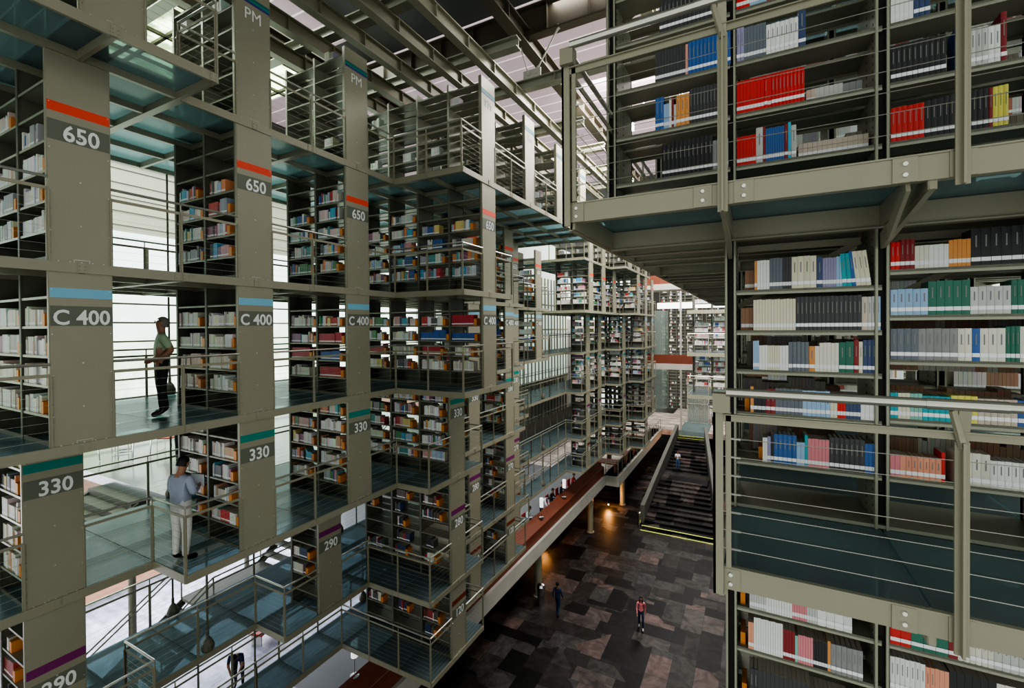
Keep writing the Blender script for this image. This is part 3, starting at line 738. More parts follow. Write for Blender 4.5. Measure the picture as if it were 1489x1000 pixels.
run(C0, zc[1], RY, [I(2,.022,.15,'tl'), I(3,.022,.15,'cr'), I(3,.022,.15,'gt'), I(5,.03,.14,'tl'), I(4,.034,.15,'yl'), I(6,.032,.14,'bg'), I(4,.04,.14,'bl')], L_+' right bay', 'fourth shelf from top')
run(C0, zc[0], RY, [I(2,.028,.13,'pk'), I(7,.032,.13,'pch'), I(1,.02,.17,'rd'), (.05,), I(4,.045,.18,'crm'), I(6,.035,.15,'wh')], L_+' right bay', 'lowest shelf')
N_ = 'bookcase below the glass deck'
za = [-2.47+r for r in r_rows('a')]
run(B0+.09, za[3]-.0, RY, [I(7,.0165,.2,'lg'), I(10,.0175,.19,'wh'), I(6,.0155,.19,'pk'), I(4,.017,.19,'lg'), I(4,.055,.19,'wh')], N_+', left bay', 'top filled shelf')
run(B0+.08, za[2]-.0, RY, [I(2,.02,.18,'pch'), I(12,.0165,.22,'wh'), I(4,.02,.19,'dr'), I(1,.02,.17,'gt'), I(6,.016,.18,'pk'), I(5,.018,.17,'blk'), I(1,.02,.19,'or'), I(6,.033,.18,'gr')], N_+', left bay', 'second shelf')
run(B0+.09, za[1], RY, [I(14,.03,.22,'dg'), I(8,.03,.2,'gr')], N_+', left bay', 'third shelf')
run(C0, za[3], RY, [I(2,.06,.2,'rd'), I(3,.068,.2,'gn'), I(1,.05,.2,'dr'), I(6,.03,.18,'crm'), I(6,.04,.18,'lg')], N_+', right bay', 'top filled shelf')
run(C0, za[2], RY, [I(7,.028,.2,'wh'), I(5,.025,.19,'pch'), I(6,.04,.2,'blk'), I(4,.04,.2,'crm')], N_+', right bay', 'second shelf')
def visible_score(q):
    x, y, z, w, h = q[:5]
    d = (Vector((x, y, z+h/2))-cam0)
    fw = Vector((-math.sin(math.radians(27.9)), math.cos(math.radians(27.9)), 0)); rt = Vector((fw.y, -fw.x, 0))
    dep = d.dot(fw)
    if dep < .1: return 0
    px = 744+662*d.dot(rt)/dep; py = 482-662*(d.z)/dep
    if px > 1489 or py > 1010 or py < -40: return 0
    return w*h/dep/dep
NEAR.sort(key=visible_score, reverse=True)
WH = {U+' left bay': 'left bay, upper right deck', U+' middle bay': 'middle bay, upper right deck', U+' right bay': 'right bay, upper right deck'}
for n, q in enumerate(NEAR):
    x, y, z, w, h, d, col, word, tilt, where, row, cnt, k = q
    if n < 300 and visible_score(q) > 0:
        me, lb = book_parts(round(w,3), round(h,3), d)
        o = obj('book', me, None, (x, y, z), (0, tilt, 0))
        j = random.Random(n).uniform(.93, 1.07); o.color = (col[0]*j, col[1]*j, col[2]*j, 1)
        if word.startswith('white') or word.startswith('light'): pass
        lab = '%s volume, %s, %s' % (word, row, where)
        tag(o, lab, 'book', '%s volumes, %s, %s' % (word, row, where))
        obj('spine_label', lb, o)
    else:
        mass.book(x, x+w, y, d, z, h, col)
mb = mass.build('books'); tag(mb, 'the mass of remaining books on all the distant and darker shelves', 'books', kind='stuff')
# orange ends and grey bookstops on near shelves
for (x, y, z, lab) in [(B0+.055, RY+.1, zb[1], 'orange bookend at the left end of the fourth shelf behind the guardrail'), (B0+.16, RY+.1, zb[0], 'low orange bookend beside the white books on the lowest shelf behind the guardrail'),
                       (B0+.02, RY+.05, za[3], 'small orange bookend on the top filled shelf below the glass deck'), (B0+.02, RY+.05, za[2], 'orange bookend left of salmon books below the glass deck'), (B0+.03, RY+.05, za[1], 'orange bookend on the third shelf below the glass deck')]:
    o = tag(obj('bookend', cached('bookend', end_mesh), None, (x, y, z), None, (.45, .9, .6)), lab, 'bookend', 'orange bookends of the near right stack')

# far right cluster
for l in ('0', 'a'):
    z0 = RL[l][0]
    for i, yy in ((10, 29.5),):
        t = thing('bookcase', 'distant bookcase seen just left of the near right stack, %s' % ('upper tier' if l == '0' else 'lower tier'), 'bookcase', (-3.2, 29.5, z0))
        for k in range(4): obj('upright', cached(('rup', 2.34), lambda: r_upright(2.34)), t, (RB*k, 0, 0))
        for k in range(3):
            for r in r_rows(l): obj('shelf', cached('rsh', r_shelf), t, (RB*k, 0, r))
mass2 = mass; mass = Mass()
for l in ('0', 'a'):
    right_fill(-3.2, 29.5, RL[l][0], r_rows(l), 3, 40+ord(l), .97, pal=WHITES+[(.5,.3,.35), (.1,.15,.35), (.5,.1,.1)])
right_fill(-3.2, 29.5, 2.48, [.43, .87, 1.31, 1.75], 3, 77, .9, pal=WHITES+MIXC)
t = thing('bookcase', 'distant bookcase of the highest tier just left of the near right stack', 'bookcase', (-3.2, 29.5, 2.48))
for k in range(4): obj('upright', cached(('rup', 2.78), lambda: r_upright(2.78)), t, (RB*k, 0, 0))
for k in range(3):
    for r in r_rows('1'): obj('shelf', cached('rsh', r_shelf), t, (RB*k, 0, r))
for z in (2.48, 0, -2.47):
    t = thing('floor_deck', None, None, (-3.4, 28.4, z)); t['kind'] = 'structure'
    obj('glass_panel', MB().box(0, 8, 0, 3, -.03, 0).mesh('glass_panel', 'glass'), t); obj('deck_frame', MB().box(-.02, 8, -.02, 0, -.22, 0).box(-.02, 0, 0, 3, -.22, 0).mesh('deck_frame', 'steel'), t)
for z, w in ((0, 'middle'), (-2.47, 'bottom')):
    railing([(-3.4, 28.4), (0, 28.4)], z, 'small distant railing of the %s deck left of the near stack' % w, cables=4)

# far end stacks: shelf walls far down the hall
for (x, y, z, n, h, lab) in [(-11.5, 66, -9.8, 5, 18, 'dim wall of shelving at the far end, left of the slim white column'), (-5.5, 66, -9.8, 5, 18, 'dim wall of shelving at the far end, right of the slim white column')]:
    t = thing('bookcase', lab, 'bookcase', (x, y, z))
    b = MB()
    for k in range(n+1): b.box(k*1.1-.06, k*1.1+.06, 0, .6, 0, h)
    obj('uprights', b.mesh('upright', 'dark'), t)
    s = MB()
    for k in range(int(h/.42)): s.box(0, n*1.1, 0, .6, k*.42, k*.42+.04)
    obj('shelves', s.mesh('shelf', 'shelf'), t)
    rr = random.Random(x)
    for k in range(int(h/.42)):
        for b_ in range(n):
            if rr.random() < .7:
                xx = x+b_*1.1+.12+rr.random()*.2
                for q in range(rr.randint(2, 5)):
                    mass.book(xx, xx+.14, y+.02, .3, z+k*.42+.04, rr.uniform(.2,.3), rr.choice(WHITES+DARKS), lab=False); xx += .15
tag(mass.build('books'), 'tiny distant books on the shelves at the end of the hall', 'books', kind='stuff')

# ================================================================== SHELL
def struct(name, me, loc=(0,0,0), parent=None):
    o = obj(name, me, parent, loc)
    if not parent: o['kind'] = 'structure'
    return o
struct('floor_hall', MB().box(-13, 14, -12, 80, -13.5, -13.2).mesh('floor_hall', 'stone'))
struct('floor_side_grey', MB().box(-27, -10.1, 17.5, 34, -10.35, -9.8).box(-13.5, -10.1, 9.4, 17.5, -10.35, -9.8).mesh('floor_side', 'greyfloor'))
struct('floor_side', MB().box(-24.3, -13.5, -6, 17.5, -10.35, -9.8).box(-13.5, -10.1, -6, 9.4, -10.35, -9.8).mesh('floor_side', 'deckfloor'))
struct('floor_side_far', MB().box(-27, -9.15, 34, 62, -10.35, -9.8).mesh('floor_side', 'palefloor'))
struct('floor_far', MB().box(-9.15, 8, 52, 80, -10.35, -9.8).mesh('floor_far', 'palefloor'))
struct('floor_mezzanine', MB().box(-22, -12.5, 5.8, 17.5, -2.75, -2.49).mesh('floor_mezz', 'mezz'))
struct('ground_outside', MB().box(-60, -24.3, -20, 60, -10.6, -10.36).mesh('ground', 'leafground'))
struct('trim_balcony', MB().box(-10.1, -9.96, -6, 34.0, -10.55, -9.8).box(-10.1, -8.95, 33.9, 34.04, -10.55, -9.8).box(-9.1, -8.95, 34.04, 52, -10.55, -9.8).mesh('fascia', 'concrete'))
struct('floor_block', MB().box(-10.1, -9.1, 34.04, 52, -10.35, -9.8).mesh('floor_block', 'palefloor'))
# left window wall
struct('window_1', MB().quad((-20,-8,-2.4),(-20,24,-2.4),(-20,24,5.08),(-20,-8,5.08)).mesh('glazing', 'window'))
b = MB()
for k in range(8): b.box(-19.95, -19.85, -8, 24, -2.3+k*.68, -2.3+k*.68+.06)
b.box(-19.95, -19.9, 8.6, 8.7, 3.0, 4.6)
struct('window_frame', b.mesh('window_frame', 'dark'))
struct('wall_left_upper', MB().box(-20.2, -20, -8, 24, 5.08, 7.6).mesh('wall', 'sheer'))
b = MB()
for k in range(5): b.box(-20, -19.96, -8, 24, 5.3+k*.5, 5.315+k*.5)
struct('trim_panels', b.mesh('trim', 'dark'))
struct('wall_left_top', MB().box(-20.4, -19.8, -8, 24, 7.6, 11.2).mesh('wall', 'darkconc'))
struct('window_2', MB().quad((-24.3,-8,-9.4),(-24.3,40,-9.4),(-24.3,40,-2.6),(-24.3,-8,-2.6)).mesh('glazing', 'clear'))
b = MB()
for k in range(12): b.box(-13.55, -13.45, 17.6+k*.62, 17.66+k*.62, -9.8, 5.3)
struct('wall_left_lower', MB().box(-14.2, -14.0, 17.5, 26, -5.4, -3.0).mesh('wall', 'darkconc'))
struct('wall_left_frosted', MB().box(-14.2, -14.0, 17.5, 26, -3.0, 5.3).mesh('wall', 'frostwall'))
b = MB()
for k in range(14): b.box(-14.0, -13.94, 17.6+k*.6, 17.66+k*.6, -3.0, 5.3)
struct('trim_ribs', b.mesh('trim', 'steel'))
struct('wall_left_far', MB().box(-19.4, -19.2, 26, 60, -9.8, -5.4).mesh('wall', 'darkconc'))
struct('wall_left_far_middle', MB().box(-14.4, -14.2, 26, 60, -5.4, -2.5).box(-14.4, -14.2, 37, 60, -2.5, 2.2).mesh('wall', 'concrete'))
struct('wall_left_far_upper', MB().box(-14.4, -14.2, 26, 60, 2.2, 8).box(-14.4, -14.2, 26, 37, -2.5, 2.2).mesh('wall', 'frostwall'))
b = MB()
for k in range(18): b.box(-14.2, -14.12, 26+k*.62, 26.07+k*.62, -5.4, 5.3)
for k in range(4): b.box(-14.2, -14.1, 26, 37, -2.5+k*1.9, -2.4+k*1.9)
struct('trim_far_ribs', b.mesh('trim', 'steel'))
# ceiling
ZR = 11.2
struct('ceiling_dark', MB().box(-12.6, 12, -10, 12.3, ZR, ZR+.1).mesh('ceiling', 'roofdark'))
struct('ceiling_louvred', MB().box(-21, 12, 12.3, 30, ZR, ZR+.1).mesh('ceiling', 'roofpink'))
b = MB()
for (x0, x1, y0, y1) in ((-12.5,-11,-2,3.5), (-12.5,-9.5,5.2,6.2), (-10.5,-8.5,7.2,8.1), (-14,-12,7,11), (-9,-7.5,9.4,10.0)): b.box(x0, x1, y0, y1, ZR-.03, ZR)
struct('trim_skylights', b.mesh('skylight', 'roofpink'))
struct('ceiling_far', MB().box(-21, 12, 30, 82, ZR, ZR+.1).mesh('ceiling', 'roofdark'))
def ibeam(b, p, q, h=.36, w=.2, t=.03):
    p = Vector(p); q = Vector(q)
    b.bar(p+Vector((0,0,t/2)), q+Vector((0,0,t/2)), w, t); b.bar(p+Vector((0,0,h-t/2)), q+Vector((0,0,h-t/2)), w, t); b.bar(p+Vector((0,0,h/2)), q+Vector((0,0,h/2)), .02, h-2*t)
    L = (q-p).length; d = (q-p).normalized(); sd = d.cross(Vector((0,0,1)))
    for k in range(1, int(L/1.25)+1):
        c = p+d*(k*1.25); b.bar(c+Vector((0,0,t)), c+Vector((0,0,h-t)), w*.92 if abs(d.y) > .5 else .02, .02 if abs(d.y) > .5 else w*.92, up=(0,1,0))
for x in (-10.3, -9.25, -8.2, -7.15, -6.1):
    b = MB(); ibeam(b, (x, -2, 8.2), (x, 24, 8.2)); struct('trim_beam', b.mesh('beam', 'steel'))
struct('light_block_behind', MB().box(-21, -9, -8.2, -8, -9.8, ZR).mesh('wall', 'darkconc'))  # unseen slab added behind the camera to keep world light out
for k in range(0, 9):
    b = MB(); y = yc(k)+.33 if k != 4 else 12.25; ibeam(b, (-12.5, y, 8.57), (-5.2 if k != 4 else 4, y, 8.57), .28, .26); struct('trim_beam', b.mesh('beam', 'shelf'))
b = MB(); ibeam(b, (-6.0, -4, 9.9), (-6.0, 30, 9.9), .5, .34, .05); struct('trim_girder', b.mesh('girder', 'rust'))
b = MB(); ibeam(b, (-14, 12.3, 10.1), (6, 12.3, 10.1), .9, .3, .05); struct('trim_girder', b.mesh('girder', 'rust'))
b = MB(); ibeam(b, (-12.6, -4, 9.9), (-12.6, 30, 9.9), .5, .34, .05); struct('trim_girder', b.mesh('girder', 'rust'))
b = MB(); ibeam(b, (-2.4, 2, 9.6), (-2.4, 30, 9.6), .4, .3, .05); struct('trim_girder', b.mesh('girder', 'steel'))
struct('ceiling_skylight', MB().box(-21, -12.6, -2, 12.3, ZR, ZR+.05).mesh('skylight', 'treesky'))
b = MB()
for k in range(8): b.box(-21, -12.6, -2+k*2-.05, -2+k*2+.05, ZR-.1, ZR)
for k in range(5): b.box(-21+k*2-.05, -21+k*2+.05, -2, 12.3, ZR-.1, ZR)
struct('trim_skylight_bars', b.mesh('bars', 'dark'))
# V hangers
for (x, y, lab) in ((-5.75, 12.25, 'pale steel V hanger with two pinned rods above the tall end panels'), (-4.2, 17.3, 'smaller V hanger behind the upper right guardrail post')):
    t = thing('rod_hanger', lab, 'hanger', (x, y, 8.85))
    b = MB(); b.box(-.28, .28, -.02, .02, 0, .3); obj('gusset_plate', b.mesh('gusset_plate', 'concrete'), t)
    for s_ in (-1, 1):
        b = MB(); b.tube((s_*.12, -.04, .2), (s_*.12, .04, .2), .07, 12); b.tube((s_*.12, 0, .2), (s_*(.85 if s_ > 0 else .45), 0, 1.3), .022, 8); b.tube((s_*.12, 0, .2), (s_*(.2 if s_ > 0 else .16), 0, .36), .05, 8, r2=.025)
        e = Vector((s_*(.85 if s_ > 0 else .45), 0, 1.3)); b.tube(e+Vector((0,-.05,0)), e+Vector((0,.05,0)), .06, 10); b.tube(e, e+Vector((-s_*.1,0,-.16)), .05, 8, r2=.025)
        obj('rod', b.mesh('rod', 'concrete'), t)
# walls that close the hall behind the right stack and at the far end
struct('wall_back', MB().box(-21, 13, 80, 80.3, -13.2, ZR).mesh('wall', 'darkconc'))
struct('wall_right_frosted', MB().box(8.6, 8.8, 5.2, 30, -2.4, 5.3).mesh('wall', 'frostwall'))
struct('wall_right', MB().box(9, 9.3, 2, 80, -13.2, 0).mesh('wall', 'darkconc'))
struct('window_3', MB().box(-11.5, 2, 64, 64.1, 3.9, 4.7).mesh('glazing', 'farwhite'))
# far bridges
for z, y, lab, n in ((-2.0, 45, 'wood sided bridge crossing the hall with small objects on it', 1), (5.55, 45, 'upper wood sided bridge near the ceiling', 2)):
    t = thing('bridge', lab, 'bridge', (-9.4, y, z))
    obj('parapet', MB().box(0, 4.7, 0, .12, 0, .85).mesh('parapet', 'wood'), t); obj('slab', MB().box(0, 4.7, -.05, 2.5, -.55, 0).mesh('slab', 'concrete'), t)
struct('trim_column_far', MB().tube((-6.9, 52, -9.8), (-6.9, 52, 6), .1, 10).mesh('column', 'concrete'))
struct('wall_core', MB().box(-9.3, -8.2, 50, 52, -7.2, 3.2).mesh('core', 'clear'))
# grand stair
t = thing('staircase', 'broad dark stone staircase rising away down the hall', 'staircase', (-4.8, 34, -13.2))
b = MB(); o_ = Vector((-4.8, 34, -13.2))
NS = 22
steps = []
y = 33.8; z = -13.2
for k in range(NS):
    run_ = .62 if k not in (10,) else 3.0
    steps.append((y, y+run_, z+(k+1)*3.4/NS)); y += run_
YT = y
def sx(yy):
    f = (yy-33.8)/(YT-33.8); return (-7.2+.35*f, -2.3-2.1*f)
for y0, y1, zt in steps:
    a, c = sx((y0+y1)/2); b.box(a-o_.x, c-o_.x, y0-o_.y, YT-o_.y+.0, zt-.16-o_.z, zt-o_.z)
obj('steps', b.mesh('steps', 'stone'), t)
for s_ in (0, 1):
    b = MB(); xa, xb = sx(33.8)[s_], sx(YT)[s_]; d = -1 if s_ == 0 else 1
    ya, yb = 34.6-o_.y, YT-o_.y; za_, zb_ = 0, 3.4
    v = [(xa-o_.x+d*.0, ya, za_), (xa-o_.x+d*.3, ya, za_), (xa-o_.x+d*.3, ya, za_+1.35), (xa-o_.x, ya, za_+1.35), (xb-o_.x, yb, za_), (xb-o_.x+d*.3, yb, za_), (xb-o_.x+d*.3, yb, zb_+1.1), (xb-o_.x, yb, zb_+1.1)]
    k = len(b.v); b.v += v
    for f in ((0,1,2,3),(7,6,5,4),(0,4,5,1),(1,5,6,2),(2,6,7,3),(3,7,4,0)): b.f.append(tuple(k+a for a in f)); b.m.append(0)
    obj('side_wall', b.mesh('side_wall', 'darkconc'), t)
b = MB()
for y0, zz in ((33.35, .012), (33.8, .17)): b.box(-7.25-o_.x, -2.25-o_.x, y0-.05-o_.y, y0+.04-o_.y, zz-.01, zz+.012)
b.box(-6.9-o_.x, -4.35-o_.x, YT-.7-o_.y, YT-.6-o_.y, 3.3, 3.32); b.box(-6.9-o_.x, -4.35-o_.x, YT-.1-o_.y, YT-o_.y, 3.41, 3.42)
tag(obj('nosing_strip', b.mesh('nosing_strip', 'yellow'), t), 'glowing yellow green nosing lines')
struct('floor_landing', MB().box(-7.1, -4.2, YT, YT+7, -9.95, -9.75).mesh('landing', 'glass'))
for i_, (x, y) in enumerate(((-7.45, 34.0), (-2.0, 33.6))):
    t = thing('bollard', 'slim steel bollard at the %s foot of the staircase' % ('left' if i_ == 0 else 'right'), 'bollard', (x, y, -13.2))
    obj('shaft', MB().lathe((0,0,0), [(.12,0),(.12,.95),(.1,1.02),(.03,1.05)], 12).mesh('shaft', 'chrome'), t)
t = thing('bollard', 'round topped steel bollard beside the walking person in navy', 'bollard', (-9.95, 21.9, -13.2))
obj('shaft', MB().lathe((0,0,0), [(.2,0),(.2,.9),(.22,.9),(.22,1.0),(.18,1.12),(.06,1.18)], 16).mesh('shaft', 'chrome'), t)
# elevator box
t = thing('glass_booth', 'pale glass booth with vertical ribs at the top of the staircase', 'booth', (-6.9, 57, -9.8))
obj('ribbed_glass', MB().box(.08, 2.3, .02, 2, .05, 4.3).mesh('ribbed_glass', 'clear'), t)
b = MB()
for x in (0, 2.32): b.box(x, x+.08, -.03, .05, 0, 4.4)
for z in (0, 2.2, 4.3): b.box(0, 2.4, -.03, .05, z, z+.08)
obj('frame', b.mesh('frame', 'bolt'), t)
b = MB()
for k in range(14): b.box(.15+k*.16, .19+k*.16, .0, .03, .1, 4.25)
obj('ribs', b.mesh('ribs', 'concrete'), t)
# pillars under the balcony
for (x, y) in ((-10.45, 22.6), (-10.35, 31.4), (-9.6, 37.5)):
    t = thing('pillar', 'round grey concrete pillar holding the balcony, %s' % {22.6: 'beside the bollard', 31.4: 'midway along', 37.5: 'by the glowing floor lamp'}[y], 'pillar', (x, y, -13.2))
    obj('shaft', MB().lathe((0,0,0), [(.26,0),(.26,.06),(.2,.08),(.2,2.7)], 18).mesh('shaft', 'steel'), t)
struct('wall_under_balcony', MB().box(-13.0, -12.8, -6, 60, -13.2, -10.35).mesh('wall', 'darkconc'))
# wooden counter along the balcony
t = thing('wooden_counter', 'long red brown wooden counter running along the concrete balcony edge', 'counter', (-10.1, 10, -9.8))
b = MB(); b.box(-.12, .0, -14, 24, 0, .62)
obj('front_board', b.mesh('front_board', 'wood'), t)
b = MB(); b.quad((.02,-14,.60),(.02,24,.60),(-.62,24,.86),(-.62,-14,.86)); b.quad((-.62,-14,.82),(-.62,24,.82),(.02,24,.56),(.02,-14,.56)); b.quad((.02,-14,.56),(.02,24,.56),(.02,24,.60),(.02,-14,.60))
obj('counter_top', b.mesh('counter_top', 'wood'), t)
for y in (34.5, 37.5, 40.5, 43.5):
    t = thing('wooden_table', 'dark wooden reading table on the projecting balcony behind the railing', 'table', (-10.9, y, -9.8), 0, 'reading tables on the far balcony')
    obj('tabletop', MB().box(0, 1.5, 0, 1.2, .7, .78).mesh('tabletop', 'wood'), t)
    obj('panel_leg', MB().box(0, .08, 0, 1.2, 0, .7).box(1.42, 1.5, 0, 1.2, 0, .7).mesh('panel_leg', 'wood'), t)
railing([(-10.0, 34.1), (-9.05, 34.1), (-9.05, 52)], -9.8, 'railing around the projecting far balcony above the dark floor', cables=5)

# side stair beneath the left decks
t = thing('staircase', 'open dark steel staircase with railings beneath the left decks', 'staircase', (-14.05, 4.2, -7.6))
b = MB()
for k in range(7): b.box(.0, 1.55, .1+k*.36, .1+k*.36+.3, .2+k*.21-.05, .2+k*.21)
obj('treads', b.mesh('treads', 'shelf'), t)
b = MB().box(0, 1.55, 2.6, 4.9, 1.62, 1.7)
for k in range(14): b.box(0, 1.55, 4.95+k*.34, 5.21+k*.34, 1.9+k*.225-.05, 1.9+k*.225)
obj('landing', b.mesh('landing', 'shelf'), t)
b = MB()
for x in (0, 1.55):
    b.bar((x, -.3, -.15), (x, 2.65, 1.58), .04, .2); b.bar((x, 4.85, 1.6), (x, 9.7, 4.85), .04, .22); b.bar((x, 2.6, 1.62), (x, 4.9, 1.62), .04, .16)
obj('stringers', b.mesh('stringers', 'dark'), t)
b = MB()
for x in (0, 1.55):
    for h in (.85, 1.0):
        b.tube((x, -2.2, -1.2+h), (x, 2.6, 1.65+h), .02, 6); b.tube((x, 2.6, 1.65+h), (x, 4.9, 1.65+h), .02, 6); b.tube((x, 4.9, 1.65+h), (x, 9.7, 5.0+h), .02, 6)
    for y, z in ((-2.2, -1.2), (0, .1), (1.4, .9), (2.6, 1.65), (4.9, 1.65), (6.6, 2.8), (9.2, 4.6)): b.bar((x, y, z), (x, y, z+1.0), .03, .03)
obj('handrails', b.mesh('handrails', 'steel'), t)
for k_, (x, y, z, h) in enumerate(((-16.6, 6.7, -9.8, 7), (-17.2, 3.2, -9.8, 7), (-19.5, 12, -9.8, 7))):
    t = thing('pillar', 'slim olive pillar standing on the bright lower floor, %s' % ('beyond the open staircase', 'beside the open staircase', 'far from the staircase')[k_], 'pillar', (x, y, z))
    obj('shaft', MB().lathe((0,0,0), [(.1,0),(.1,h)], 14).mesh('shaft', 'steel'), t)
# mid hall staircase behind walkways
t = thing('staircase', 'steel staircase zigzagging behind the walkways in front of the pale ribbed wall', 'staircase', (-13.6, 18.5, -5.33))
b = MB()
for k in range(14): b.box(0, 1.1, k*.34, k*.34+.32, 2.86-(k+1)*.2-.04, 2.86-(k+1)*.2)
obj('treads', b.mesh('treads', 'steel'), t)
b = MB()
for x in (0, 1.1):
    b.bar((x, -.1, 2.8), (x, 4.9, -.05), .04, .22)
    for h in (.8, 1.0): b.tube((x, -.1, 2.9+h), (x, 4.9, .0+h), .02, 6)
obj('stringers', b.mesh('stringers', 'steel'), t)

# red bench
t = thing('bench', 'small red bench on white legs on the bright lower floor', 'bench', (-15.9, 10.5, -9.8), 1.9)
obj('seat', MB().box(-.6, .6, -.27, .27, .4, .48).mesh('seat', 'redseat'), t)
for s_ in (-1, 1): obj('leg', MB().box(s_*.52-.02, s_*.52+.02, -.2, .2, 0, .4).mesh('leg', 'bolt'), t)
# mezz chairs and table
def chair(x, y, z, rz, lab):
    t = thing('chair', lab, 'chair', (x, y, z), rz)
    obj('seat', MB().box(-.22, .22, -.22, .22, .43, .46).mesh('seat', 'redseat'), t); obj('backrest', MB().box(-.22, .22, .2, .225, .62, .95).mesh('backrest', 'redseat'), t)
    for s_ in (-1, 1):
        b = MB(); b.tube((s_*.22,-.2,.44), (s_*.22,-.22,0), .012, 6); b.tube((s_*.22,.22,.95), (s_*.22,.2,0), .012, 6); b.tube((s_*.22,-.22,.02), (s_*.22,.2,.02), .012, 6); obj('leg_frame', b.mesh('leg_frame', 'chrome'), t)
chair(-17.2, 8.0, -2.47, .6, 'red chair with a chrome frame on the polished grey floor')
chair(-18.4, 7.2, -2.47, 2.6, 'red chair partly behind the chrome legged table')
t = thing('table', 'chrome legged table on the polished floor behind the left railing', 'table', (-17.4, 6.9, -2.47), .4)
obj('tabletop', MB().box(-.7, .7, -.4, .4, .7, .73).mesh('tabletop', 'bolt'), t)
for sx_ in (-1, 1):
    for sy_ in (-1, 1): obj('leg', MB().tube((sx_*.6, sy_*.32, .7), (sx_*.55, sy_*.3, 0), .018, 6).mesh('leg', 'chrome'), t)
# wedge ramp stairs at mezz edge
t = thing('stair_flight', 'dark concrete stair flight descending at the edge of the polished floor', 'staircase', (-13.6, 3.2, -4.2))
b = MB()
for k in range(8): b.box(-2.4, 0, 2.3-k*.3, 2.62-k*.3, 1.45-k*.17-.17, 1.45-k*.17)
b.bar((-2.4, 2.5, 1.3), (-2.4, 0, -.1), .12, .3); b.bar((0, 2.5, 1.3), (0, 0, -.1), .12, .3)
obj('steps', b.mesh('steps', 'darkconc'), t)
# counter lamps
for (x, y, lab) in ((-10.35, 22.9, 'white tube lamp on the counter beside the seated person in a white shirt'), (-10.35, 26.3, 'white tube lamp on the counter farther along'), (-10.7, 9.85, 'white tube lamp at the bottom, below the corner of the lowest deck')):
    t = thing('counter_lamp', lab, 'lamp', (x, y, -9.0))
    obj('pole', MB().lathe((0,0,0), [(.14,0),(.14,.03),(.015,.04),(.015,.75)], 10).mesh('pole', 'chrome'), t)
    obj('lamp_shade', MB().lathe((0,0,.6), [(.1,0),(.1,.5)], 14).mesh('lamp_shade', 'lampwhite'), t)
# warm floor lights (real lamps)
for (x, y, z, p) in ((-10.4, 36.2, -12.9, 30), (-8.0, 50, -11.9, 14), (-12.2, 27.5, -12.9, 14), (-1.0, 40, -12.6, 20)):
    t = thing('floor_lamp', 'small warm lamp glowing in the dark under the balcony', 'lamp', (x, y, z-.05), 0, 'warm lamps in the dark')
    obj('bulb', MB().lathe((0,0,0), [(.02,0),(.04,.03),(.035,.08),(.01,.1)], 10).mesh('bulb', 'warm'), t)
    ld = D.lights.new('warm_light', 'POINT'); ld.energy = p*4; ld.color = (1, .45, .15); ld.shadow_soft_size = .1
    lo = D.objects.new('warm_light', ld); C.objects.link(lo); lo.location = (x, y, z+.3)

